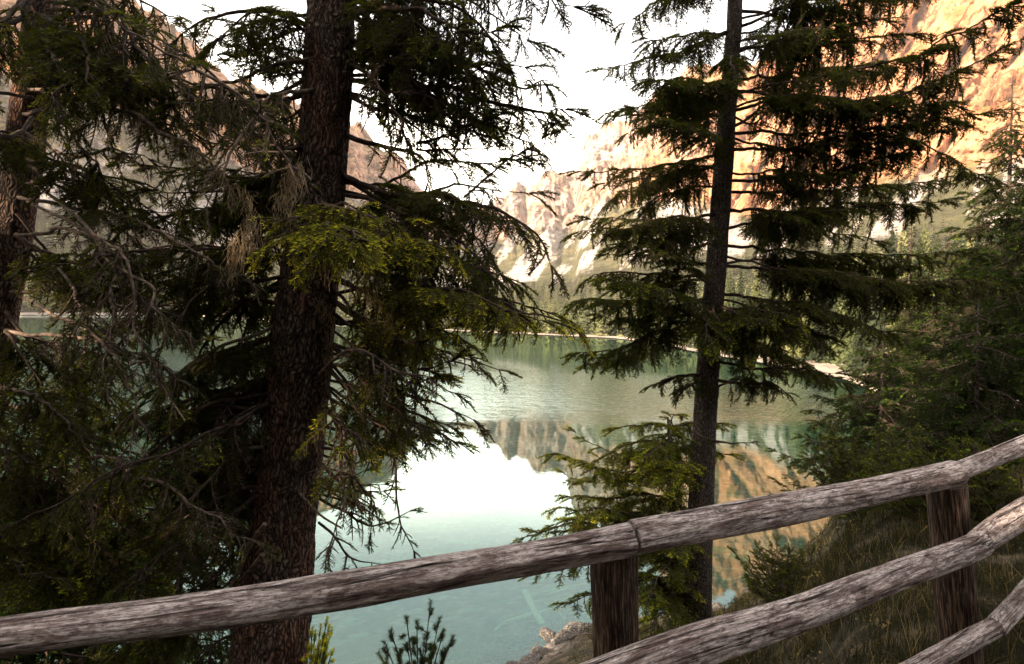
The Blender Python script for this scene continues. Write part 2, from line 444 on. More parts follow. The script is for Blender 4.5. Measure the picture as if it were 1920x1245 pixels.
def m_mountain():
    m, nt, b, o = mat('dolomite_rock_and_slopes')
    at = nt.nodes.new('ShaderNodeAttribute'); at.attribute_name = 'lc'
    sp = nt.nodes.new('ShaderNodeSeparateXYZ'); nt.links.new(at.outputs['Vector'], sp.inputs[0])
    ge = nt.nodes.new('ShaderNodeNewGeometry')
    sn = nt.nodes.new('ShaderNodeSeparateXYZ'); nt.links.new(ge.outputs['Normal'], sn.inputs[0])
    n1 = noise(nt, coord(nt, (0.022, 0.022, 0.010), 'pos'), 1.2, 9, 0.72)
    strat = noise(nt, coord(nt, (0.003, 0.003, 0.07), 'pos'), 1.0, 4, 0.7, 0.6)
    n2 = noise(nt, coord(nt, (0.004, 0.004, 0.006), 'pos'), 1.0, 5, 0.6)
    n3 = noise(nt, coord(nt, (0.03, 0.03, 0.05), 'pos'), 1.0, 6, 0.7)
    rzt = nt.nodes.new('ShaderNodeMapRange'); rzt.inputs['From Min'].default_value = .13; rzt.inputs['From Max'].default_value = .36; rzt.inputs['To Min'].default_value = .14; rzt.inputs['To Max'].default_value = -.05; nt.links.new(sp.outputs[1], rzt.inputs[0])
    ver = noise(nt, coord(nt, (0.045, 0.045, 0.006), 'pos'), 1.0, 7, 0.7, 0.6)
    rock = ramp(nt, n1, [(0.38, (0.06, 0.045, 0.04)), (0.44, (0.22, 0.165, 0.145)), (0.49, (0.42, 0.34, 0.305)), (0.60, (0.60, 0.52, 0.48))])
    rock = mixc(nt, ramp(nt, ver, [(0.40, g(.7)), (0.47, g(0))]), rock, mixc(nt, 1.0, rock, (0.45, 0.40, 0.38), 'MULTIPLY'))
    rock = mixc(nt, ramp(nt, strat, [(0.40, g(.3)), (0.48, g(0))]), rock, mixc(nt, 1.0, rock, (0.5, 0.42, 0.38), 'MULTIPLY'))
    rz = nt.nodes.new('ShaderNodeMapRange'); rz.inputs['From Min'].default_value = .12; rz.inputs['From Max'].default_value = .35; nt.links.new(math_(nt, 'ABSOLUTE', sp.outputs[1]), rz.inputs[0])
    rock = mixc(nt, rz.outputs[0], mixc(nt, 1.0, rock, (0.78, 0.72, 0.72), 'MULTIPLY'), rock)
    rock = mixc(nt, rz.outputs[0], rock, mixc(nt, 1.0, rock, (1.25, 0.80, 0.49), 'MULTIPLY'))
    rock = mixc(nt, ramp(nt, n2, [(0.42, g(0)), (0.62, g(0.75))]), rock, mixc(nt, 1.0, rock, (1.0, 0.72, 0.50), 'MULTIPLY'))
    scree = ramp(nt, n3, [(0.3, (0.24, 0.215, 0.20)), (0.7, (0.46, 0.42, 0.40))])
    green = ramp(nt, n3, [(0.34, (0.03, 0.032, 0.018)), (0.52, (0.075, 0.075, 0.035)), (0.70, (0.15, 0.13, 0.065))])
    # scree tongues running down between dwarf-pine patches
    cb = nt.nodes.new('ShaderNodeCombineXYZ')
    nt.links.new(math_(nt, 'SUBTRACT', math_(nt, 'MULTIPLY', sp.outputs[1], 24), math_(nt, 'MULTIPLY', sp.outputs[0], 5.5)), cb.inputs[0])
    nt.links.new(math_(nt, 'MULTIPLY', sp.outputs[0], 2.0), cb.inputs[1])
    tong = noise(nt, cb.outputs[0], 1.0, 6, 0.62, 0.5)
    tong = math_(nt, 'ADD', tong, math_(nt, 'MULTIPLY', math_(nt, 'SUBTRACT', n3, .5), .16))
    gm = ramp(nt, tong, [(0.49, g(1)), (0.52, g(0))])
    zone = math_(nt, 'ADD', sp.outputs[0], math_(nt, 'MULTIPLY', math_(nt, 'SUBTRACT', n1, 0.5), 0.12))
    apron = mixc(nt, gm, scree, green)
    forest = ramp(nt, n3, [(0.3, (0.012, 0.013, 0.007)), (0.7, (0.06, 0.058, 0.028))])
    c = mixc(nt, ramp(nt, math_(nt, 'SUBTRACT', zone, rzt.outputs[0]), [(0.49, g(0)), (0.53, g(1))]), apron, rock)
    c = mixc(nt, ramp(nt, zone, [(0.29, g(0)), (0.32, g(1))]), forest, c)
    bw = nt.nodes.new('ShaderNodeMapRange'); bw.inputs['From Min'].default_value = -.1; bw.inputs['From Max'].default_value = .45; bw.inputs['To Min'].default_value = 6; bw.inputs['To Max'].default_value = 44
    nt.links.new(sp.outputs[1], bw.inputs[0])
    bch = math_(nt, 'LESS_THAN', math_(nt, 'ADD', sp.outputs[2], math_(nt, 'MULTIPLY', n3, 5.0)), bw.outputs[0])
    c = mixc(nt, bch, c, ramp(nt, n3, [(0.3, (.36, .31, .26)), (.7, (.55, .49, .43))]))
    ledge = math_(nt, 'MULTIPLY', ramp(nt, sn.outputs[2], [(0.58, g(0)), (0.72, g(1))]), ramp(nt, n2, [(0.45, g(0)), (0.55, g(1))]))
    led2 = mixc(nt, 1.0, ledge, ramp(nt, zone, [(0.42, g(0)), (0.5, g(1))]), 'MULTIPLY')
    c = mixc(nt, mixc(nt, 1.0, led2, ramp(nt, rz.outputs[0], [(0, g(.25)), (1, g(1))]), 'MULTIPLY'), c, mixc(nt, 0.5, green, (0.32, 0.22, 0.06)))
    nt.links.new(c, b.inputs['Base Color']); b.inputs['Roughness'].default_value = 0.95
    bump(nt, b, math_(nt, 'ADD', n1, math_(nt, 'MULTIPLY', n3, 0.6)), 1.0, 30.0)
    return m
NA, NU = 1500, 520
aa = np.linspace(-1.35, 1.35, NA); uu = np.concatenate([np.linspace(0, 0.5, 150, endpoint=False), np.linspace(0.5, 1.0, NU - 150)])
AA, UU = np.meshgrid(aa, uu, indexing='ij')
pts, gg = far_point(AA, UU)
# close the back of the ridge: drop down behind it
back = pts[:, -1:, :].copy(); back[..., 0] *= 1.25; back[..., 1] *= 1.25; back[..., 2] = -20
pts = np.concatenate([pts, back], 1); gg = np.concatenate([gg, gg[:, -1:]], 1)
nr = NU + 1
i = (np.arange(NA - 1)[:, None] * nr + np.arange(nr - 1)[None, :]).ravel()
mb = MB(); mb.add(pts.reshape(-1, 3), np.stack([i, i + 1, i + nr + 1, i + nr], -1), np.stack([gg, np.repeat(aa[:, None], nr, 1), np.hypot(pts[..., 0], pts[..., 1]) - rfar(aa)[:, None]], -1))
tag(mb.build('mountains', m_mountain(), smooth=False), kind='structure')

# ------------------------------------------------------------------ lake
def m_water():
    m, nt, b, o = mat('lake_water'); nt.nodes.remove(b)
    gl = nt.nodes.new('ShaderNodeBsdfGlossy'); gl.inputs['Roughness'].default_value = 0.02; gl.inputs['Color'].default_value = (0.70, 0.87, 0.87, 1)
    tr = nt.nodes.new('ShaderNodeBsdfTransparent'); tr.inputs[0].default_value = (0.50, 0.80, 0.73, 1)
    df = nt.nodes.new('ShaderNodeBsdfDiffuse'); df.inputs[0].default_value = (0.006, 0.034, 0.025, 1)
    body = nt.nodes.new('ShaderNodeMixShader'); body.inputs[0].default_value = 0.35
    nt.links.new(tr.outputs[0], body.inputs[1]); nt.links.new(df.outputs[0], body.inputs[2])
    fr = nt.nodes.new('ShaderNodeFresnel'); fr.inputs['IOR'].default_value = 1.75
    mx = nt.nodes.new('ShaderNodeMixShader')
    nt.links.new(fr.outputs[0], mx.inputs[0]); nt.links.new(body.outputs[0], mx.inputs[1]); nt.links.new(gl.outputs[0], mx.inputs[2])
    nt.links.new(mx.outputs[0], o.inputs[0])
    ge = nt.nodes.new('ShaderNodeNewGeometry'); sp = nt.nodes.new('ShaderNodeSeparateXYZ'); nt.links.new(ge.outputs['Position'], sp.inputs[0])
    # wind-ruffled band across the middle of the lake
    wob = noise(nt, coord(nt, (0.02, 0.05, 0.02), 'pos'), 1, 3)
    yy = math_(nt, 'ADD', sp.outputs[1], math_(nt, 'MULTIPLY', math_(nt, 'SUBTRACT', wob, 0.5), 30.0))
    band = ramp(nt, math_(nt, 'MULTIPLY', yy, 0.005), [(0.0, g(0.02)), (0.21, g(0.02)), (0.27, g(1)), (0.42, g(0.8)), (0.50, g(0.08)), (1.0, g(0.04))])
    rip = noise(nt, coord(nt, (0.55, 0.9, 1), 'pos'), 1.0, 4, 0.7)
    rip2 = noise(nt, coord(nt, (0.25, 0.35, 1), 'pos'), 1.0, 2, 0.5)
    h = math_(nt, 'MULTIPLY', rip, band)
    bn = nt.nodes.new('ShaderNodeBump'); bn.inputs['Strength'].default_value = 1.0; bn.inputs['Distance'].default_value = 0.09
    nt.links.new(math_(nt, 'ADD', h, math_(nt, 'MULTIPLY', rip2, 0.015)), bn.inputs['Height'])
    nt.links.new(bn.outputs[0], gl.inputs['Normal'])
    return m
mb = MB()
la = np.linspace(-1.9, 1.25, 120)
inner = np.stack([np.sin(la) * 2.5, np.cos(la) * 2.5 + 3, la * 0 + LAKE], -1)
outer = np.stack([np.sin(la) * (rfar(la) + 12), np.cos(la) * (rfar(la) + 12), la * 0 + LAKE], -1)
k = np.arange(119)
mb.add(np.vstack([inner, outer]), np.stack([k, k + 1, k + 121, k + 120], -1))
tag(mb.build('lake', m_water()), kind='structure')

# ------------------------------------------------------------------ far conifers
def far_tree_mesh(seed, h, detail):
    rng = np.random.default_rng(seed); mb = MB()
    nl = 26 if detail else 8
    V, T, At = [], [], []
    for k in range(nl):
        t = k / (nl - 1); z = h * (0.12 + 0.88 * t); rad = h * 0.14 * (1 - t) ** 0.8 * rng.uniform(.7, 1.2) + 0.008 * h
        nb = 11 if detail else 5
        a0 = rng.uniform(0, 6.28)
        for j in range(nb):
            a = a0 + j * 6.283 / nb + rng.uniform(-.3, .3); rr = rad * rng.uniform(.5, 1.2); q = rng.uniform(0, 1.0)
            for e in range(3 if detail else 1):
                f0 = e / 3 if detail else 0; f1 = (e + 1.3) / 3 if detail else 1
                w = rad * (0.30 if detail else .42) * (1.1 - f0); dz = -rr * rng.uniform(.3, .7); b_ = a + rng.uniform(-.25, .25)
                ca, sa = math.cos(b_), math.sin(b_); n0 = len(V); zz = z + rng.uniform(-.012, .012) * h
                V += [(ca * rr * f0, sa * rr * f0, zz + dz * f0), (ca * rr * f1 * .8 - sa * w, sa * rr * f1 * .8 + ca * w, zz + dz * f1 - h * .012), (ca * rr * f1, sa * rr * f1, zz + dz * f1 * .8), (ca * rr * f1 * .8 + sa * w, sa * rr * f1 * .8 - ca * w, zz + dz * f1 - h * .012)]
                T += [(n0, n0 + 1, n0 + 2), (n0, n0 + 2, n0 + 3)]
                At += [(q, 0, 0)] * 4
    mb.add(V, T, At)
    return mb
def m_fartree():
    m, nt, b, o = mat('far_conifer_foliage')
    at = nt.nodes.new('ShaderNodeAttribute'); at.attribute_name = 'lc'
    sp = nt.nodes.new('ShaderNodeSeparateXYZ'); nt.links.new(at.outputs['Vector'], sp.inputs[0])
    oi = nt.nodes.new('ShaderNodeObjectInfo')
    f = math_(nt, 'FRACT', math_(nt, 'ADD', oi.outputs['Random'], sp.outputs[1]))
    c = ramp(nt, f, [(0.0, (0.006, 0.010, 0.005)), (0.3, (0.022, 0.032, 0.014)), (0.55, (0.06, 0.075, 0.028)), (0.8, (0.13, 0.14, 0.055)), (1.0, (0.22, 0.21, 0.10))])
    c = mixc(nt, ramp(nt, sp.outputs[0], [(0, g(0.8)), (1, g(0))]), c, mixc(nt, 1.0, c, (0.4, 0.4, 0.4), 'MULTIPLY'))
    nt.links.new(c, b.inputs['Base Color']); b.inputs['Roughness'].default_value = 0.9
    return m
M_FT = m_fartree()
rng = np.random.default_rng(11)
NT = 9500
ta = rng.uniform(-0.95, 1.15, NT * 2)
tu = rng.uniform(0.0, 1, NT * 2) ** 0.8 * 0.50
rfa = rfar(ta)
tp, tg = far_point(ta, tu + 0.012)
keep = (tg < 0.27 + 0.05 * rng.uniform(-1, 1, NT * 2))
dshore = np.hypot(tp[:, 0], tp[:, 1]) - rfa
keep &= dshore > 4 + 6 * sstep(0.25, 0.5, ta) + rng.uniform(0, 6, NT * 2)
tp = tp[keep][:NT]; rng.shuffle(tp)
front = []
for a in np.linspace(-0.45, 0.34, 150):          # the front row along the beach
    a_ = a + rng.uniform(-.002, .002); r_ = rfar(a_) + rng.uniform(7, 22)
    front.append([r_ * math.sin(a_), r_ * math.cos(a_), LAKE + 0.6])
tp = np.vstack([tp, np.array(front)])
dd = np.hypot(tp[:, 0], tp[:, 1]); order = np.argsort(dd); tp = tp[order]
ang = np.arctan2(tp[:, 0], tp[:, 1])
inview = np.abs(ang) < 0.74
near_idx = np.where(inview)[0][:290]
protos = []
for k in range(5):
    mbk = far_tree_mesh(100 + k, 1.0, True)
    tube(mbk, [(0, 0, -0.05), (0, 0, 0.5), (0, 0, 0.98)], [0.014, 0.010, 0.002], 5, cap=False)
    protos.append(mbk)
first = []
for n_, ix in enumerate(near_idx):
    hgt = rng.uniform(9, 25)
    k = n_ % 5
    if n_ < 5:
        o = protos[k].build('conifer_tree', M_FT); first.append(o)
    else:
        o = first[k].copy(); COL.objects.link(o)
    o.location = tp[ix] - np.array([0, 0, .4]); o.scale = (hgt, hgt, hgt); o.rotation_euler = (0, 0, rng.uniform(0, 6.28))
    tag(o, 'small pale green conifer standing behind the gravel beach across the lake', 'tree', 'conifers along the far shore')
lo = [far_tree_mesh(200 + k, 1.0, False) for k in range(4)]
mask = np.ones(len(tp), bool); mask[near_idx] = False
rest = tp[mask]; mbf = MB()
for k in range(4):
    v = np.concatenate(lo[k].v); f = np.concatenate(lo[k].f); at = np.concatenate(lo[k].att)
    q = rest[k::4]; n_ = len(q); hh = rng.uniform(12, 22, n_); th = rng.uniform(0, 6.28, n_)
    c_, s_ = np.cos(th), np.sin(th)
    x = (v[None, :, 0] * c_[:, None] - v[None, :, 1] * s_[:, None]) * hh[:, None] + q[:, None, 0]
    y = (v[None, :, 0] * s_[:, None] + v[None, :, 1] * c_[:, None]) * hh[:, None] + q[:, None, 1]
    z = v[None, :, 2] * hh[:, None] + q[:, None, 2] - 0.5
    att = np.repeat(at[None], n_, 0); att[..., 1] = rng.uniform(0, 1, n_)[:, None]
    ff = f[None] + (np.arange(n_) * len(v))[:, None, None]
    mbf.add(np.stack([x, y, z], -1).reshape(-1, 3), ff.reshape(-1, 3), att.reshape(-1, 3))
tag(mbf.build('forest', M_FT), 'pale green conifer forest covering the slopes at the mountain foot', 'forest', kind='stuff')

# ------------------------------------------------------------------ spruce sprays (templates)
def make_spray(seed, L, per_cm, nlen, nwid, droop=0.25, tw_ang=52, tw_len=0.42, hang=0.0, gap=0.028):
    """one side shoot: returns needle verts (M*3,3), freshness, wood verts, wood tris. x forward, z up"""
    r = np.random.default_rng(seed)
    stems = []
    def stem(p, d, l, sag, n=4):
        t = np.linspace(0, 1, n)[:, None]
        side = np.cross(d, [0, 0, 1]) * r.uniform(-.12, .12)
        return p + d * l * t + np.array([0, 0, -1]) * sag * l * t ** 2 + side * l * t ** 2
    main = stem(np.zeros(3), np.array([1.0, 0, 0.0]), L, droop, 6)
    stems.append((main, 1.0))
    k = 0; s = 0.05
    while s < L * 0.95:
        t = s / L
        p = np.array([np.interp(t, np.linspace(0, 1, 6), main[:, j]) for j in range(3)])
        for sd in ((1, -1) if r.random() < 0.7 else (r.choice([1, -1]),)):
            a = R(tw_ang) * r.uniform(.75, 1.2)
            d = np.array([math.cos(a), sd * math.sin(a), r.uniform(-.25, .2) - droop * t])
            d = d * (1 - hang) + np.array([0.15, sd * 0.12, -1.0]) * hang
            l = L * tw_len * ((1 - t) ** 0.7 * 0.85 + 0.2) * r.uniform(.6, 1.15)
            if l > 0.02: stems.append((stem(p, nrm(d), l, droop * .7), 0.6))
        s += gap * r.uniform(.75, 1.3) * (L / 0.35) ** 0.4; k += 1
    Vn, Fr = [], []
    mbw = MB()
    for st, th in stems:
        seg = np.diff(st, axis=0); ln = np.linalg.norm(seg, axis=1).sum()
        n = max(6, int(ln * 100 * per_cm)); u = np.sort(r.uniform(0.02, 1.0, n)) * (len(st) - 1 - 1e-6)
        i = u.astype(int); f = (u - i)[:, None]; p = st[i] * (1 - f) + st[i + 1] * f; t = nrm(seg[i])
        rd = nrm(np.cross(t, r.normal(size=(n, 3)))); rd[:, 2] = np.where(rd[:, 2] < -0.3, -rd[:, 2] * .6, rd[:, 2])
        fw = 0.45 + 0.5 * (u / (len(st) - 1))[:, None] ** 2
        d = nrm(t * fw + rd * 0.8)
        nl = nlen * r.uniform(.75, 1.15, (n, 1)); w = nrm(np.cross(d, r.normal(size=(n, 3)))) * nwid * .5
        Vn.append(np.stack([p - w, p + w, p + d * nl], 1).reshape(-1, 3))
        fr = (u / (len(st) - 1)) ** 3 * r.uniform(.5, 1) + r.uniform(-.08, .08)
        Fr.append(np.repeat(fr, 3))
        tube(mbw, st, np.linspace(0.0028, 0.0012, len(st)) * (1.3 if th == 1 else .8) * (nwid / 0.0022) ** .5, 3, cap=False)
    return np.concatenate(Vn), np.concatenate(Fr), np.concatenate(mbw.v), np.concatenate(mbw.f)
LOD = {}
def lod(name, per_cm, nlen, nwid, lengths, variants, **k):
    LOD[name] = [(L, [make_spray(1000 + 31 * v + int(L * 100), L, per_cm, nlen, nwid, **k) for v in range(variants)]) for L in lengths]
lod('near', 3.2, 0.017, 0.0034, (0.10, 0.18, 0.30, 0.45), 5, gap=.022)
lod('hang', 3.2, 0.016, 0.0034, (0.10, 0.18, 0.30, 0.45), 5, hang=0.45, tw_ang=35, tw_len=0.34, gap=.024)
lod('mid', 2.0, 0.022, 0.0062, (0.10, 0.18, 0.30, 0.45), 4, gap=.026)
lod('far', 0.60, 0.045, 0.020, (0.25, 0.45, 0.7), 4, gap=0.045)
lod('shade', 0.10, 0.11, 0.05, (0.45, 0.8), 3, gap=0.09)

def put_sprays(style, pos, fwd, up, length, fresh, mbn, mbw, bare, rs):
    """place one spray per row of pos"""
    fam = LOD[style]; Ls = np.array([f[0] for f in fam])
    pick = np.argmin(abs(Ls[None, :] - length[:, None]), 1)
    var = rs.integers(0, len(fam[0][1]), len(pos))
    x = nrm(fwd); y = nrm(np.cross(up, x)); z = np.cross(x, y)
    for a in range(len(fam)):
        for b in range(len(fam[0][1])):
            idx = np.where((pick == a) & (var == b))[0]
            if len(idx) == 0: continue
            Vn, Fr, Vw, Fw = fam[a][1][b]
            sc = (length[idx] / Ls[a])[:, None, None]
            Rm = np.stack([x[idx], y[idx], z[idx]], 1)          # rows = axes
            if mbw is not None:
                w = np.einsum('vj,njk->nvk', Vw, Rm) * sc + pos[idx][:, None, :]
                ff = Fw[None] + (np.arange(len(idx)) * len(Vw))[:, None, None]
                mbw.add(w.reshape(-1, 3), ff.reshape(-1, Fw.shape[1]))
            li = idx[~bare[idx]]
            if len(li):
                Rm = np.stack([x[li], y[li], z[li]], 1); sc = (length[li] / Ls[a])[:, None, None]
                v = np.einsum('vj,njk->nvk', Vn, Rm) * sc + pos[li][:, None, :]
                at = np.zeros((len(li), len(Vn), 3)); at[..., 0] = np.clip(Fr[None] * fresh[li][:, None] + 0.12 + 0.30 * fresh[li][:, None], 0, 1)
                mbn.add(v.reshape(-1, 3), np.arange(len(li) * len(Vn)).reshape(-1, 3), at.reshape(-1, 3))

def branch(parent, pts, r0=0.02, style='near', side=0.32, gap=0.05, start=0.2, hang=0.2, bare=0.0, fresh=0.35, seed=0, ang=55,
           wood=None, need=None, name='branch', sub=True, jit=1.0, droop=0.25, min_side=0.25, mbs=None):
    """one limb: wood mesh named branch with a foliage child"""
    rs = np.random.default_rng(seed + 7)
    p0 = np.asarray(pts, float); L = np.linalg.norm(np.diff(p0, axis=0), axis=1).sum()
    n = max(8, int(L / 0.04)); p = spline(p0, n)
    s = np.linspace(0, 1, n)
    wob = np.stack([vnoise(np.stack([s * L * 5, s * 0 + k * 9.1 + seed, s * 0], -1), seed + k) - .5 for k in range(3)], -1)
    wob += 0.4 * np.stack([vnoise(np.stack([s * L * 17, s * 0 + k * 9.1 + seed, s * 0], -1), seed + k + 5) - .5 for k in range(3)], -1)
    p = p + wob * 0.05 * jit * min(1, L) * np.minimum(s * 6, 1)[:, None]
    own = mbs is None
    mbw, mbn = (MB(), MB()) if own else mbs
    tube(mbw, p, r0 * (1 - s) ** 0.8 + 0.0018, 7 if style in ('near', 'hang', 'mid') else 4, cap=False)
    t = nrm(np.gradient(p, axis=0))
    m = max(3, int(L * (1 - start) / gap))
    u = np.sort(rs.uniform(start, 1.0, m)); k = np.clip((u * (n - 1)).astype(int), 0, n - 1)
    pos = p[k]; tt = t[k]; upv = np.array([0, 0, 1.0])
    lat = nrm(np.cross(tt, upv)); sgn = np.where(np.arange(m) % 2, 1, -1)[:, None]
    a = np.radians(ang) * rs.uniform(.7, 1.2, (m, 1)); uu_ = (u - start) / max(1 - start, 1e-3)
    f = tt * np.cos(a) + lat * sgn * np.sin(a) + np.array([0, 0, -1]) * droop * rs.uniform(.2, 1.5, (m, 1))
    hg = rs.random(m) < hang
    f[hg] = tt[hg] * 0.25 + lat[hg] * sgn[hg] * 0.3 + np.array([0, 0, -1.0]) + rs.normal(size=(hg.sum(), 3)) * .15
    up = upv + tt * 0.0 + rs.normal(size=(m, 3)) * .22
    up[hg] = (tt[hg] + rs.normal(size=(hg.sum(), 3)) * .3)
    ln = side * (min_side + (1 - min_side) * (1 - uu_) ** 0.55 * np.minimum(uu_ * 5 + .45, 1)) * rs.uniform(.6, 1.2, m)
    fr = np.clip(fresh * (0.5 + 0.8 * uu_) + rs.normal(size=m) * .22, 0, 1)
    br = rs.random(m) < bare
    if style == 'near' and hg.any():
        for sel, st in ((hg, 'hang'), (~hg, 'near')):
            if sel.any(): put_sprays(st, pos[sel], f[sel], up[sel], ln[sel], fr[sel], mbn, mbw, br[sel], rs)
    else:
        put_sprays(style, pos, f, up, ln, fr, mbn, mbw if style != 'shade' else None, br, rs)
    # end of the limb
    if bare < 0.95:
        e = 3; put_sprays(style, np.repeat(p[-1:], e, 0), t[-1] + rs.normal(size=(e, 3)) * .25, np.repeat(upv[None], e, 0), side * rs.uniform(.35, .6, e),
                          np.ones(e) * min(fresh * 1.6, 1), mbn, mbw, np.zeros(e, bool), rs)
    if own:
        w = mbw.build(name, wood or M_TWIG, parent)
        if mbn.n: mbn.build('foliage', need or M_NEED, w, smooth=False)
        return w

def bark_relief(seed, amp, flare=0):
    def f(s, a, r):
        x = np.stack([s * 11, np.cos(a) * r * 40, np.sin(a) * r * 40], -1)
        n = fbm(x, 4, seed, True)
        b = fbm(np.stack([s * 2.2, np.cos(a) * 1.3, np.sin(a) * 1.3], -1), 2, seed + 4)
        return (n - .55) * amp + (b - .5) * r * 0.16 + flare * r * np.exp(-s / 0.35)
    return f
def trunk(parent, pix, m, seed, amp=0.012, seg=150, step=0.012, flare=0.3, top=None, slim=.92):
    """pix: list of (px,py,depth,width px)"""
    p = np.array([P(a, b, d) for a, b, d, w in pix]); r = np.array([w * d / F / 2 * slim for a, b, d, w in pix])
    if top is not None:
        p = np.vstack([p, top[0]]); r = np.append(r, top[1])
    L = np.linalg.norm(np.diff(p, axis=0), axis=1).sum(); n = int(L / step)
    q = spline(np.hstack([p, r[:, None]]), n)
    mb = MB(); tube(mb, q[:, :3], q[:, 3], seg, relief=bark_relief(seed, amp, flare))
    return mb.build('trunk', m, parent)

def pb(parent, pix, extra=0, spread=34, **k):
    pts = np.array([P(*q) for q in pix]); rs = np.random.default_rng(k.get('seed', 0) + 55)
    for e in range(extra):
        q = pts.copy(); w = np.linspace(0, 1, len(q))[:, None] ** .7
        d = np.linalg.norm(pts[0] - [0, 0, EYE]); q += rs.normal(size=3) * [1, 3.0, 1] * spread / F * d * w
        q[0, 2] += rs.uniform(-1, 1) * spread / F * d; q = q[0] + (q - q[0]) * rs.uniform(.6, .98)
        k2 = dict(k); k2['seed'] = k.get('seed', 0) + 2000 + e * 37; k2['r0'] = k.get('r0', .02) * .7
        branch(parent, q, **k2)
    return branch(parent, pts, **k)

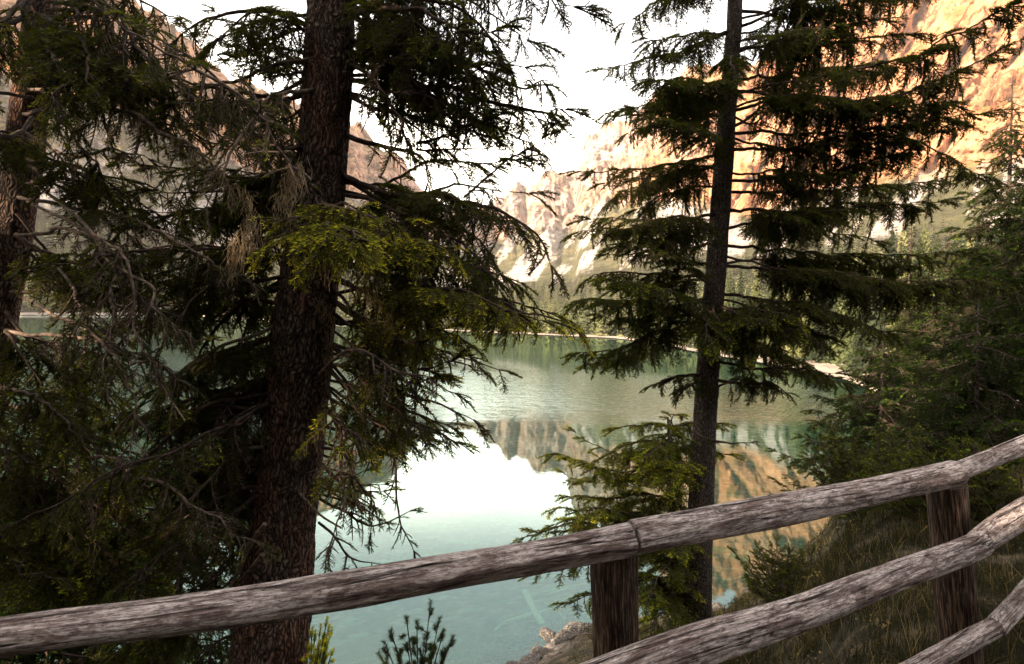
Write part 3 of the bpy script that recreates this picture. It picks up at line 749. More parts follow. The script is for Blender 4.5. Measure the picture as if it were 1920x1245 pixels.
# ------------------------------------------------------------------ big spruce on the left
loc = P(500, 1420, 2.9)
big = tag(empty('spruce_tree', (0, 0, 0)), 'thick rough-barked spruce with reddish trunk just behind the left rail', 'tree', 'spruces by the fence')
trunk(big, [(480, 1520, 2.75, 175), (503, 1245, 2.9, 146), (540, 900, 3.05, 124), (572, 600, 3.1, 114), (604, 300, 3.1, 98), (622, 0, 3.1, 90), (640, -300, 3.15, 82)],
      M_BARK, 3, amp=.024, top=(P(660, -1200, 3.3), 0.08))
BR = [  # points, options
 # right side, upper canopy
 ([(640, -60, 3.1), (760, -90, 2.9), (900, -70, 2.8), (1080, 10, 2.7)], dict(side=.42, hang=.75, gap=.03, fresh=.2, r0=.022)),
 ([(640, -10, 3.1), (740, -10, 2.9), (850, 20, 2.8), (960, 110, 2.7)], dict(side=.42, hang=.6, gap=.028, fresh=.3, r0=.022)),
 ([(645, 20, 3.1), (720, 60, 3.3), (800, 90, 3.5), (900, 130, 3.6)], dict(side=.34, hang=.5, gap=.06, fresh=.3, r0=.018)),
 ([(645, 95, 3.1), (760, 120, 3.0), (860, 170, 2.9), (1000, 215, 2.8), (1065, 200, 2.75)], dict(side=.34, hang=.45, gap=.03, fresh=.25, r0=.022)),
 ([(650, 150, 3.1), (760, 165, 3.2), (860, 200, 3.3), (960, 250, 3.3), (1010, 275, 3.3)], dict(side=.28, hang=.4, gap=.035, fresh=.2, r0=.018)),
 ([(640, 250, 3.1), (720, 270, 3.0), (790, 290, 2.95), (800, 340, 2.9)], dict(side=.22, hang=.5, gap=.05, fresh=.2, r0=.02, bare=.5)),
 ([(780, 280, 3.0), (830, 282, 3.0), (900, 280, 2.95), (925, 272, 2.9)], dict(side=.12, hang=.2, gap=.04, r0=.007, bare=.3, start=0.05)),
 ([(870, 370, 2.8), (920, 330, 2.8), (965, 295, 2.75), (1016, 262, 2.7)], dict(side=.26, hang=.0, gap=.028, r0=.007, bare=.6, start=.05, fresh=.15)),
 ([(645, 40, 3.1), (700, 10, 2.9), (780, 20, 2.7), (860, 60, 2.6), (930, 60, 2.55)], dict(side=.34, hang=.7, gap=.05, fresh=.3, r0=.016, bare=.15)),
 ([(650, 70, 3.1), (720, 100, 3.0), (790, 160, 2.9), (850, 230, 2.85), (900, 260, 2.8)], dict(side=.28, hang=.5, gap=.05, fresh=.2, r0=.014, bare=.25)),
 ([(650, 120, 3.1), (700, 150, 2.8), (740, 210, 2.7), (760, 260, 2.65)], dict(side=.26, hang=.5, gap=.05, fresh=.4, r0=.012, bare=.3)),
 ([(650, 100, 3.1), (780, 90, 3.0), (900, 130, 2.9), (990, 170, 2.85), (1020, 150, 2.8)], dict(side=.26, hang=.5, gap=.04, fresh=.25, r0=.014, bare=.15)),
 ([(650, 180, 3.1), (740, 215, 3.0), (860, 240, 2.95), (950, 215, 2.9), (1040, 235, 2.9)], dict(side=.22, hang=.4, gap=.045, fresh=.25, r0=.012, bare=.3)),
 # dark mass mid right
 ([(640, 330, 3.1), (740, 360, 2.9), (850, 370, 2.75), (960, 400, 2.65), (1045, 490, 2.6)], dict(side=.34, hang=.45, gap=.026, fresh=.12, r0=.022, start=.25)),
 ([(640, 360, 3.1), (740, 370, 3.3), (850, 350, 3.4), (990, 360, 3.5)], dict(side=.36, hang=.3, gap=.028, fresh=.15, r0=.02, start=.2)),
 ([(640, 400, 3.1), (730, 420, 2.8), (820, 470, 2.65), (900, 500, 2.6), (950, 520, 2.6)], dict(side=.34, hang=.5, gap=.026, fresh=.5, r0=.02, start=.15)),
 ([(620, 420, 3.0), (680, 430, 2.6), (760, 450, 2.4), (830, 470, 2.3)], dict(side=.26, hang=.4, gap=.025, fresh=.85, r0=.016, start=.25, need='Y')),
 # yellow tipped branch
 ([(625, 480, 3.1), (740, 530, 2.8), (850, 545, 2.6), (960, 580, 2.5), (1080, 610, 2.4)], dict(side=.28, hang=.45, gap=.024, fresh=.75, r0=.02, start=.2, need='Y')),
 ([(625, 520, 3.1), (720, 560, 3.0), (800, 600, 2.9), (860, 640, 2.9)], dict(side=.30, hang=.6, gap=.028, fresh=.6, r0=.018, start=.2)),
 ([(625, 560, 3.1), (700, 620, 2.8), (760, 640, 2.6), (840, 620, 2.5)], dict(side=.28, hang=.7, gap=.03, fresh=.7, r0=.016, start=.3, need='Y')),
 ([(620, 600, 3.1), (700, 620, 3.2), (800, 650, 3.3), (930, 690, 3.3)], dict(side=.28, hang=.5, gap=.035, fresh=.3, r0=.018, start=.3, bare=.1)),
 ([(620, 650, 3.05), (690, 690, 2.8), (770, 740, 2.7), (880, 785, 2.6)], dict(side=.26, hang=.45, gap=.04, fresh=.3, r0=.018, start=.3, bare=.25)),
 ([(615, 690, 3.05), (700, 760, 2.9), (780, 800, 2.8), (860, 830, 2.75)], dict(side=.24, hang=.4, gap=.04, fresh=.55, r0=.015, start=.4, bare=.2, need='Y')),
 # bare lower right branches with sparse green ends
 ([(612, 770, 3.0), (650, 800, 2.7), (640, 870, 2.6), (650, 930, 2.55), (620, 1020, 2.55)], dict(side=.22, hang=.3, gap=.05, r0=.013, start=.2, bare=.7, wood='D')),
 ([(612, 800, 3.0), (680, 820, 2.8), (740, 850, 2.7), (755, 950, 2.65), (775, 1045, 2.6)], dict(side=.18, hang=.3, gap=.06, r0=.011, start=.2, bare=.7)),
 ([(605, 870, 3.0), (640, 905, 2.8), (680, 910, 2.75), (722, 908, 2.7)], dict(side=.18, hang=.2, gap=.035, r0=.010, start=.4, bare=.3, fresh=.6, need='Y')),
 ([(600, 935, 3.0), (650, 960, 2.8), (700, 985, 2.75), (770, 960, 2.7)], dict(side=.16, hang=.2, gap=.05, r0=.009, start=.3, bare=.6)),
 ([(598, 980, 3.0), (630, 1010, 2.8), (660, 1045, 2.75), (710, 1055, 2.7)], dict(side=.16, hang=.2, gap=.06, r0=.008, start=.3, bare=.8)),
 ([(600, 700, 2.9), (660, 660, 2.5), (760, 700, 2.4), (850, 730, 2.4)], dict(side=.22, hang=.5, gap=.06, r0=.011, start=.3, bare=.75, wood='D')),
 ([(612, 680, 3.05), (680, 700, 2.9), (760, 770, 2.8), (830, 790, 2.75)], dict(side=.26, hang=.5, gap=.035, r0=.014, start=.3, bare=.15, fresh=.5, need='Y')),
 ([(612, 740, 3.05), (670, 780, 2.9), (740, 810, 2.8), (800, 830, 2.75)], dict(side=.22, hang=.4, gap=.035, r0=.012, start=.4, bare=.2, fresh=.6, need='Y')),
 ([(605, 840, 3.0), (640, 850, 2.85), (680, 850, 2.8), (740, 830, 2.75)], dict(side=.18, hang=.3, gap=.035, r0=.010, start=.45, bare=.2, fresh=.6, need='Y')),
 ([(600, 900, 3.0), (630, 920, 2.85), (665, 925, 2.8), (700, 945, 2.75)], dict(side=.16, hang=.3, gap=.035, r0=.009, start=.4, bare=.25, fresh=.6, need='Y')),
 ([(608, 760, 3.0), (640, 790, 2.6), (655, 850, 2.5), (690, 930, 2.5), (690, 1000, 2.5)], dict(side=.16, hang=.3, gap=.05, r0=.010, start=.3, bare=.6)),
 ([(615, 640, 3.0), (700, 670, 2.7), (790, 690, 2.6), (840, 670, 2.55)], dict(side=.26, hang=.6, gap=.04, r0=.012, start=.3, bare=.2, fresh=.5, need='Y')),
 # in front of the trunk
 ([(600, 360, 3.0), (570, 330, 2.5), (540, 300, 2.2), (480, 200, 2.1)], dict(side=.2, hang=.5, gap=.06, r0=.012, bare=.6, wood='D')),
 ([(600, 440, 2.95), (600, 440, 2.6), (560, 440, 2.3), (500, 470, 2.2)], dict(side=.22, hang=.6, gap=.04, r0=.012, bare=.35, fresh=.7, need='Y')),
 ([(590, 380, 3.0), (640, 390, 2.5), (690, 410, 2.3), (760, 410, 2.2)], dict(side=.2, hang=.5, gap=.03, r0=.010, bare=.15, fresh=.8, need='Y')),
 # left side
 ([(600, 60, 3.1), (520, 30, 3.0), (420, 30, 2.9), (330, 80, 2.8)], dict(side=.34, hang=.6, gap=.035, r0=.02, fresh=.15, bare=.15)),
 ([(600, 120, 3.1), (540, 100, 3.3), (470, 60, 3.6), (400, 20, 3.8)], dict(side=.26, hang=.3, gap=.05, r0=.018, fresh=.1, bare=.3)),
 ([(590, 170, 3.1), (520, 180, 3.0), (440, 175, 2.9), (330, 190, 2.8)], dict(side=.28, hang=.5, gap=.035, r0=.018, fresh=.2, bare=.2)),
 ([(590, 260, 3.1), (520, 270, 2.9), (430, 220, 2.8), (300, 150, 2.7)], dict(side=.28, hang=.6, gap=.04, r0=.018, fresh=.2, bare=.4, wood='D')),
 ([(580, 300, 3.1), (500, 330, 3.2), (400, 330, 3.3), (250, 300, 3.4)], dict(side=.34, hang=.5, gap=.03, r0=.02, fresh=.25)),
 ([(575, 360, 3.1), (490, 390, 3.2), (380, 400, 3.2), (260, 420, 3.2)], dict(side=.34, hang=.5, gap=.03, r0=.02, fresh=.2)),
 ([(570, 430, 3.1), (470, 480, 3.1), (360, 500, 3.0), (230, 540, 3.0)], dict(side=.34, hang=.5, gap=.03, r0=.02, fresh=.25)),
 ([(555, 520, 3.1), (470, 560, 3.2), (360, 570, 3.3), (250, 600, 3.3)], dict(side=.34, hang=.5, gap=.035, r0=.02, fresh=.25)),
 ([(540, 620, 3.05), (470, 650, 3.0), (380, 690, 3.0), (260, 760, 3.0)], dict(side=.34, hang=.5, gap=.03, r0=.02, fresh=.25)),
 ([(520, 700, 3.0), (440, 730, 3.1), (320, 760, 3.2), (150, 820, 3.3)], dict(side=.36, hang=.5, gap=.028, r0=.022, fresh=.3)),
 ([(515, 745, 3.0), (460, 780, 2.8), (400, 820, 2.7), (330, 850, 2.6), (190, 900, 2.5), (90, 960, 2.45)], dict(side=.30, hang=.5, gap=.05, r0=.014, fresh=.3, bare=.3)),
 ([(510, 800, 3.0), (430, 850, 3.1), (300, 900, 3.1), (120, 960, 3.2)], dict(side=.36, hang=.5, gap=.028, r0=.02, fresh=.35)),
 ([(500, 860, 2.95), (430, 900, 3.2), (330, 960, 3.3), (170, 1050, 3.4)], dict(side=.36, hang=.5, gap=.03, r0=.02, fresh=.3)),
 ([(495, 900, 2.95), (440, 960, 2.9), (380, 1010, 2.9), (290, 1080, 2.9)], dict(side=.30, hang=.4, gap=.035, r0=.016, fresh=.35, bare=.25)),
 ([(490, 960, 2.95), (460, 1010, 3.1), (410, 1070, 3.2), (330, 1120, 3.3)], dict(side=.28, hang=.4, gap=.04, r0=.014, fresh=.4, bare=.3)),
 ([(480, 1190, 2.9), (420, 1195, 2.85), (380, 1225, 2.8), (360, 1260, 2.8)], dict(side=.16, hang=.2, gap=.06, r0=.009, bare=.7)),
 ([(480, 1120, 2.9), (380, 1150, 3.2), (280, 1200, 3.4), (190, 1230, 3.5)], dict(side=.28, hang=.3, gap=.04, r0=.012, fresh=.45, bare=.1)),
]
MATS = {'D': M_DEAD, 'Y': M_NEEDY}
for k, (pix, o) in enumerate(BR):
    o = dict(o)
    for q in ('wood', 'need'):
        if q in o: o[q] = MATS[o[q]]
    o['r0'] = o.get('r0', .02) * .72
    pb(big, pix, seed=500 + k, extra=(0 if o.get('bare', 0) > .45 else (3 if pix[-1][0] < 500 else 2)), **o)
# two snapped stubs leaning across the trunk foot
for q in ([(497, 982, 2.6), (470, 1020, 2.65), (440, 1085, 2.75), (400, 1150, 2.8)], [(493, 1040, 2.6), (475, 1060, 2.65), (455, 1085, 2.75), (430, 1110, 2.8)], [(562, 925, 2.75), (600, 965, 2.6), (640, 990, 2.5)]):
    mb = MB(); p = spline([P(*w) for w in q], 24); tube(mb, p, np.linspace(.011, .006, 24) * (0.6 if q[0][0] == 562 else 1), 8)
    mb.build('dead_stub', M_DEAD, big)
# beard lichen
def lichen(parent, pix, n, ln, seed):
    rs = np.random.default_rng(seed); c = spline([P(*q) for q in pix], 60); mb = MB()
    for k in range(n):
        p = c[rs.integers(0, 60)] + rs.normal(size=3) * .015; l = ln * rs.uniform(.3, 1.1); m_ = 7
        w = np.cumsum(np.vstack([np.zeros(3), rs.normal(size=(m_ - 1, 3)) * [.006, .006, .0] + [0, 0, -l / m_]]), 0)
        tube(mb, p + w, np.linspace(.0016, .0007, m_), 3, cap=False)
    return mb.build('lichen', M_LICH, parent)
lichen(big, [(560, 300, 2.35), (545, 340, 2.35), (520, 380, 2.35)], 102, .16, 1)
lichen(big, [(480, 400, 2.25), (460, 440, 2.25), (430, 480, 2.25)], 102, .16, 2)
lichen(big, [(360, 280, 2.6), (420, 330, 2.6), (480, 380, 2.5)], 96, .13, 3)
lichen(big, [(590, 440, 2.5), (660, 470, 2.5), (720, 500, 2.5)], 114, .22, 4)
lichen(big, [(600, 560, 2.9), (625, 600, 2.85), (610, 680, 2.85)], 66, .12, 5)
lichen(big, [(640, 520, 2.7), (740, 570, 2.7), (830, 600, 2.6)], 66, .16, 6)

# ------------------------------------------------------------------ spruce at the left edge
left = tag(empty('spruce_tree'), 'slim leaning spruce trunk cut off by the left edge of the photo', 'tree', 'spruces by the fence')
trunk(left, [(-120, 1300, 3.3, 110), (-60, 900, 3.4, 90), (-6, 600, 3.45, 80), (28, 400, 3.5, 76), (55, 200, 3.5, 72), (85, -50, 3.5, 66)], M_BARK, 8, slim=.80, amp=.008, seg=90,
      step=.02, top=(P(150, -1000, 3.7), .05))
BL = [
 ([(40, 370, 3.4), (130, 420, 2.9), (190, 480, 2.7), (215, 560, 2.6), (200, 650, 2.55), (190, 740, 2.5)], dict(side=.2, hang=.4, gap=.07, r0=.0095, bare=.8, wood='D')),
 ([(35, 555, 3.4), (120, 590, 2.9), (190, 630, 2.7), (240, 710, 2.6), (255, 800, 2.55), (235, 890, 2.5)], dict(side=.2, hang=.4, gap=.07, r0=.0095, bare=.75, wood='D')),
 ([(60, 340, 3.4), (150, 420, 2.8), (245, 490, 2.6), (258, 600, 2.55), (285, 690, 2.5), (330, 760, 2.5)], dict(side=.2, hang=.4, gap=.07, r0=.0095, bare=.75, wood='D')),
 ([(80, 170, 3.4), (180, 200, 3.0), (300, 240, 2.8), (380, 290, 2.7), (430, 350, 2.6)], dict(side=.26, hang=.5, gap=.05, r0=.018, bare=.55, wood='D')),
 ([(80, 120, 3.4), (200, 130, 3.1), (320, 150, 2.9), (500, 170, 2.8)], dict(side=.26, hang=.5, gap=.05, r0=.016, bare=.4)),
 ([(90, 0, 3.4), (200, 20, 3.0), (260, 80, 2.8), (330, 160, 2.7), (400, 200, 2.7)], dict(side=.3, hang=.5, gap=.05, r0=.016, bare=.3)),
 ([(90, -60, 3.4), (180, -40, 3.1), (260, 0, 3.0), (330, 30, 2.9)], dict(side=.3, hang=.7, gap=.05, r0=.016, bare=.1)),
 ([(60, 0, 3.4), (0, 60, 3.0), (-60, 80, 2.8)], dict(side=.34, hang=.6, gap=.03, r0=.018)),
 ([(80, 30, 3.4), (130, 60, 3.0), (170, 100, 2.8), (180, 160, 2.7)], dict(side=.34, hang=.7, gap=.04, r0=.018)),
 ([(60, 220, 3.4), (10, 260, 3.0), (-50, 280, 2.8)], dict(side=.30, hang=.5, gap=.03, r0=.015)),
 ([(50, 300, 3.4), (130, 320, 3.2), (210, 350, 3.1), (320, 420, 3.0)], dict(side=.32, hang=.5, gap=.035, r0=.016)),
 ([(30, 440, 3.4), (100, 480, 3.3), (180, 500, 3.2), (300, 520, 3.2)], dict(side=.32, hang=.5, gap=.035, r0=.016)),
 ([(10, 620, 3.4), (80, 640, 3.4), (150, 690, 3.4), (220, 760, 3.4)], dict(side=.34, hang=.5, gap=.03, r0=.016, fresh=.4)),
 ([(0, 720, 3.4), (70, 750, 3.2), (150, 800, 3.1), (240, 900, 3.0)], dict(side=.34, hang=.5, gap=.03, r0=.016, fresh=.4)),
 ([(-10, 820, 3.4), (60, 860, 3.2), (150, 930, 3.1), (260, 1000, 3.0)], dict(side=.34, hang=.5, gap=.03, r0=.016, fresh=.35)),
 ([(-20, 940, 3.4), (60, 980, 3.2), (150, 1030, 3.1), (260, 1080, 3.1)], dict(side=.34, hang=.5, gap=.03, r0=.016, fresh=.4)),
 ([(-40, 1050, 3.4), (60, 1070, 3.3), (150, 1090, 3.2), (250, 1120, 3.1)], dict(side=.34, hang=.3, gap=.03, r0=.016, fresh=.5)),
]
for k, (pix, o) in enumerate(BL):
    o = dict(o)
    for q in ('wood', 'need'):
        if q in o: o[q] = MATS[o[q]]
    o['r0'] = o.get('r0', .02) * .8
    pb(left, pix, seed=700 + k, extra=(0 if o.get('bare', 0) > .45 else 3), **o)

rs = np.random.default_rng(17)
for k in range(26):
    if k % 2:
        y0 = rs.uniform(60, 950); st = (60 - y0 * .07, y0, 3.35); ex = rs.uniform(200, 480); root_ = left
    else:
        y0 = rs.uniform(100, 900); st = (600 - (y0 - 100) * .11, y0, 3.0); ex = rs.uniform(110, 380); root_ = big
    ey = y0 + rs.uniform(40, 260); dd_ = rs.uniform(2.5, 3.4)
    pb(root_, [st, (st[0] * .6 + ex * .4, y0 + rs.uniform(-20, 60), (st[2] + dd_) / 2), (st[0] * .25 + ex * .75, y0 * .4 + ey * .6, dd_), (ex, ey, dd_)],
       seed=4000 + k, side=.26, hang=.55, gap=.045, r0=.010, fresh=.3, bare=rs.uniform(.1, .6), wood=M_DEAD if k % 3 else M_TWIG)

# ------------------------------------------------------------------ spruce right of centre
D2 = 5.8
mid = tag(empty('spruce_tree'), 'slender dark spruce rising behind the middle rail right of centre', 'tree', 'spruces by the fence')
trunk(mid, [(1303, 1215, 5.7, 60), (1306, 1170, 5.7, 52), (1312, 1000, 5.7, 50), (1325, 720, 5.75, 44), (1343, 500, 5.8, 40), (1357, 300, 5.8, 37), (1372, 100, 5.8, 31), (1380, -60, 5.8, 27)],
      M_BARK2, 14, amp=.010, seg=80, step=.025, flare=.25, top=(P(1400, -900, 6.0), .03))
R2 = [
 # left side
 ([(1375, -40, 5.8), (1300, -40, 5.6), (1230, 0, 5.5), (1170, 40, 5.4)], dict(side=.40, hang=.55, gap=.035)),
 ([(1370, 60, 5.8), (1290, 90, 5.7), (1220, 110, 5.6), (1135, 130, 5.5)], dict(side=.38, hang=.4, gap=.04)),
 ([(1365, 165, 5.8), (1300, 185, 5.5), (1230, 190, 5.4), (1150, 205, 5.3)], dict(side=.46, hang=.35, gap=.025)),
 ([(1360, 200, 5.8), (1300, 215, 6.1), (1230, 230, 6.3), (1180, 250, 6.4)], dict(side=.40, hang=.35, gap=.035)),
 ([(1355, 290, 5.8), (1290, 300, 5.6), (1200, 315, 5.5), (1090, 322, 5.4)], dict(side=.36, hang=.3, gap=.03)),
 ([(1352, 310, 5.8), (1280, 330, 5.9), (1210, 345, 6.0), (1150, 370, 6.0)], dict(side=.46, hang=.35, gap=.026)),
 ([(1348, 400, 5.8), (1280, 410, 5.5), (1200, 425, 5.4), (1085, 435, 5.3)], dict(side=.40, hang=.3, gap=.028)),
 ([(1346, 450, 5.8), (1290, 465, 5.9), (1220, 470, 6.0), (1140, 480, 6.0)], dict(side=.30, hang=.3, gap=.045, bare=.2)),
 ([(1342, 520, 5.8), (1260, 520, 5.7), (1180, 510, 5.6), (1100, 520, 5.6)], dict(side=.38, hang=.3, gap=.032)),
 ([(1335, 560, 5.8), (1250, 570, 5.5), (1160, 560, 5.3), (1080, 560, 5.2)], dict(side=.42, hang=.3, gap=.028, fresh=.45)),
 ([(1333, 600, 5.75), (1250, 610, 5.5), (1170, 650, 5.4), (1090, 660, 5.3)], dict(side=.40, hang=.3, gap=.03, fresh=.45)),
 ([(1320, 705, 5.75), (1280, 705, 5.6), (1250, 712, 5.5), (1222, 722, 5.5)], dict(side=.26, hang=.3, gap=.035, fresh=.3)),
 # right side
 ([(1385, -40, 5.8), (1450, -40, 5.6), (1520, 10, 5.5), (1600, 30, 5.4)], dict(side=.44, hang=.5, gap=.03)),
 ([(1378, 55, 5.8), (1440, 30, 5.6), (1500, -10, 5.5), (1560, -60, 5.4)], dict(side=.36, hang=.5, gap=.04)),
 ([(1375, 100, 5.8), (1450, 80, 5.6), (1540, 80, 5.5), (1700, 60, 5.4)], dict(side=.50, hang=.45, gap=.026)),
 ([(1372, 150, 5.8), (1460, 140, 6.0), (1560, 130, 6.2), (1680, 120, 6.3)], dict(side=.50, hang=.45, gap=.026)),
 ([(1368, 210, 5.8), (1450, 190, 5.5), (1560, 190, 5.3), (1690, 200, 5.2), (1780, 190, 5.1)], dict(side=.50, hang=.4, gap=.024)),
 ([(1368, 240, 5.8), (1430, 200, 6.0), (1500, 110, 6.2), (1540, 60, 6.3)], dict(side=.3, hang=.3, gap=.06, bare=.3)),
 ([(1362, 280, 5.8), (1450, 280, 5.6), (1560, 260, 5.5), (1700, 230, 5.4), (1840, 215, 5.3)], dict(side=.48, hang=.4, gap=.026)),
 ([(1358, 340, 5.8), (1440, 335, 5.6), (1560, 320, 5.5), (1680, 290, 5.4), (1790, 230, 5.3)], dict(side=.44, hang=.4, gap=.026)),
 ([(1352, 390, 5.8), (1430, 395, 5.6), (1540, 400, 5.5), (1660, 380, 5.4), (1760, 380, 5.3)], dict(side=.48, hang=.4, gap=.026)),
 ([(1350, 430, 5.8), (1430, 420, 6.0), (1520, 430, 6.2), (1640, 450, 6.3)], dict(side=.40, hang=.35, gap=.035)),
 ([(1345, 500, 5.8), (1430, 502, 5.6), (1540, 510, 5.5), (1650, 525, 5.4), (1780, 520, 5.3)], dict(side=.50, hang=.4, gap=.022, fresh=.15)),
 ([(1340, 550, 5.8), (1440, 560, 5.5), (1540, 580, 5.3), (1660, 620, 5.2)], dict(side=.50, hang=.35, gap=.024, fresh=.3)),
 ([(1335, 600, 5.8), (1400, 600, 5.4), (1470, 610, 5.2), (1540, 640, 5.1)], dict(side=.42, hang=.3, gap=.026, fresh=.45)),
 ([(1332, 640, 5.75), (1420, 650, 5.9), (1500, 680, 6.0), (1580, 720, 6.0)], dict(side=.40, hang=.3, gap=.03, fresh=.3)),
 ([(1325, 710, 5.75), (1400, 720, 5.5), (1440, 715, 5.4), (1475, 735, 5.4)], dict(side=.26, hang=.4, gap=.03, fresh=.2)),
 ([(1326, 675, 5.75), (1400, 690, 5.4), (1480, 690, 5.2), (1560, 700, 5.1)], dict(side=.34, hang=.3, gap=.035, fresh=.3)),
 ([(1370, 170, 5.8), (1500, 180, 5.4), (1680, 180, 5.0), (1800, 130, 4.8), (1920, 75, 4.7)], dict(side=.36, hang=.4, gap=.032)),
 ([(1365, 250, 5.8), (1500, 250, 5.5), (1700, 260, 5.2), (1850, 330, 5.0)], dict(side=.36, hang=.45, gap=.035)),
 ([(1355, 360, 5.8), (1480, 360, 6.0), (1620, 350, 6.2), (1820, 330, 6.3)], dict(side=.40, hang=.4, gap=.03)),
 ([(1350, 460, 5.8), (1480, 470, 5.9), (1620, 480, 6.0), (1800, 470, 6.0)], dict(side=.42, hang=.4, gap=.03)),
 ([(1380, 20, 5.8), (1500, 30, 5.6), (1620, 0, 5.5), (1720, -10, 5.4)], dict(side=.46, hang=.5, gap=.03)),
 # towards the viewer and around the trunk
 ([(1370, 110, 5.8), (1372, 110, 5.5), (1374, 125, 5.2), (1378, 150, 5.0)], dict(side=.30, hang=.5, gap=.03)),
 ([(1335, 590, 5.8), (1330, 600, 5.4), (1325, 610, 5.1), (1330, 640, 4.9)], dict(side=.36, hang=.4, gap=.022, fresh=.6, start=.1)),
 ([(1340, 570, 5.8), (1370, 580, 5.5), (1400, 590, 5.2), (1440, 600, 5.0)], dict(side=.38, hang=.4, gap=.024, fresh=.6)),
 ([(1303, 810, 5.7), (1330, 825, 5.5), (1370, 832, 5.4), (1408, 830, 5.3)], dict(side=.14, hang=.2, gap=.05, fresh=.3, bare=.3)),
]
for k, (pix, o) in enumerate(R2):
    o = dict(o); o.setdefault('r0', .022); o.setdefault('fresh', .25)
    o['gap'] *= .8; o['r0'] *= .75
    pb(mid, pix, seed=900 + k, style='mid', extra=((1 if k % 2 else 2) if pix[-1][0] < 1400 else (1 if k % 3 else 0)), spread=34, need=o.pop('need', M_NEED), start=o.pop('start', .18 if pix[-1][0] < 1400 else .22), **o)

# ------------------------------------------------------------------ whole spruces built by rule
def spruce(label, base, h, rad, style, seed, mat_b=M_BARK2, need=M_NEED, whorl=0.28, side=.5, gap=.09, first=0.1, group=None, tr=0.012, bias=None, fresh=.35, name='spruce_tree', lump=False, sag=0.25, shape=.8, rnd=.25):
    rs = np.random.default_rng(seed); base = np.asarray(base, float)
    root = tag(empty(name, base), label, 'tree', group)
    mb = MB(); n = 60; t = np.linspace(0, 1, n)[:, None]
    lean = rs.normal(size=2) * .02 * h
    line = np.array([0, 0, 0]) + np.hstack([lean * t ** 1.5, h * t])
    tube(mb, line, h * tr * (1 - t[:, 0]) ** .9 + .006, 14, relief=bark_relief(seed, .01))
    mb.build('trunk', mat_b, root)
    mbs = (MB(), MB())
    z = h * first
    while z < h * .985:
        t_ = z / h; rr = rad * (1 - t_) ** shape * (0.75 + .25 * min(1, (t_ - first) * 8 + .3))
        k = max(3, int(5 * (1 if rr > .3 else .7)))
        a0 = rs.uniform(0, 6.28)
        for j in range(k):
            a = a0 + j * 6.283 / k + rs.uniform(-.3, .3); l = rr * rs.uniform(.9 - rnd, .9 + rnd)
            if bias is not None: l *= 1 + bias[1] * math.cos(a - bias[0])
            c_, s_ = math.cos(a), math.sin(a); i_ = min(n - 1, int(t_ * n)); p0 = line[i_] + [0, 0, rs.uniform(-.1, .1) * whorl * 2]
            pts_ = [p0, p0 + [c_ * l * .4, s_ * l * .4, -l * sag * .4], p0 + [c_ * l * .75, s_ * l * .75, -l * sag * .9], p0 + [c_ * l, s_ * l, -l * sag * .8]]
            branch(None, pts_, r0=.006 + l * .009, style=style, side=min(side, l * .55), gap=gap, start=.12, hang=.25, fresh=fresh, seed=seed * 97 + int(z * 50) + j, mbs=mbs, droop=.3)
        z += whorl * rs.uniform(.75, 1.25) * (1 - .45 * t_)
    mbs[0].build('branches' if lump else 'limbs', M_TWIG, root)
    mbs[1].build('crown', need, root, smooth=False)
    return root
def foot(px, py_top, d):
    """ground point in the column of pixel px at depth d"""
    v = ray(px, 622) * d; return np.array([v[0], v[1], float(ground_z(v[0], v[1])) - .15])

# young spruce beside the middle trunk
young = tag(empty('young_spruce'), 'young ragged bright green spruce standing left of the middle trunk behind the first post', 'tree', 'spruces by the fence')
trunk(young, [(1268, 1215, 6.2, 17), (1262, 1000, 6.2, 14), (1256, 850, 6.25, 8), (1252, 782, 6.25, 3)], M_BARK2, 24, amp=.003, seg=24, step=.03, slim=1)
YB = [[(1255, 800, 6.2), (1240, 792, 6.1), (1205, 796, 6.0), (1160, 802, 5.9)], [(1256, 805, 6.2), (1290, 792, 6.3), (1320, 795, 6.4)],
      [(1257, 840, 6.2), (1220, 828, 6.0), (1180, 835, 5.9), (1125, 858, 5.8)], [(1257, 850, 6.2), (1290, 838, 6.2), (1325, 850, 6.3)],
      [(1258, 890, 6.2), (1210, 880, 6.1), (1150, 890, 6.0), (1095, 870, 5.9)], [(1258, 880, 6.2), (1250, 885, 5.8), (1235, 900, 5.5)],
      [(1260, 930, 6.2), (1200, 925, 6.0), (1130, 935, 5.9), (1075, 930, 5.8)], [(1260, 930, 6.2), (1285, 925, 6.3), (1320, 940, 6.4)],
      [(1261, 970, 6.2), (1190, 960, 6.0), (1110, 965, 5.8), (1040, 985, 5.7)], [(1262, 985, 6.2), (1200, 985, 5.9), (1120, 990, 5.7), (1010, 1000, 5.5)],
      [(1262, 1000, 6.2), (1240, 1000, 5.8), (1200, 1010, 5.5)], [(1264, 1040, 6.2), (1180, 1040, 6.0), (1090, 1060, 5.8), (995, 1082, 5.7)],
      [(1265, 1060, 6.2), (1290, 1060, 6.0), (1310, 1080, 6.0)], [(1266, 1080, 6.2), (1200, 1090, 5.8), (1130, 1110, 5.6), (1060, 1130, 5.5)],
      [(1267, 1110, 6.2), (1240, 1110, 5.7), (1225, 1130, 5.4)], [(1267, 1120, 6.2), (1285, 1110, 5.8), (1280, 1150, 5.6)]]
for k, pix in enumerate(YB):
    pb(young, pix, seed=1500 + k, style='mid', need=M_YOUNG, extra=2, spread=30, side=.34, gap=.034, hang=.15, fresh=.6, r0=.011, start=.08, droop=.1)
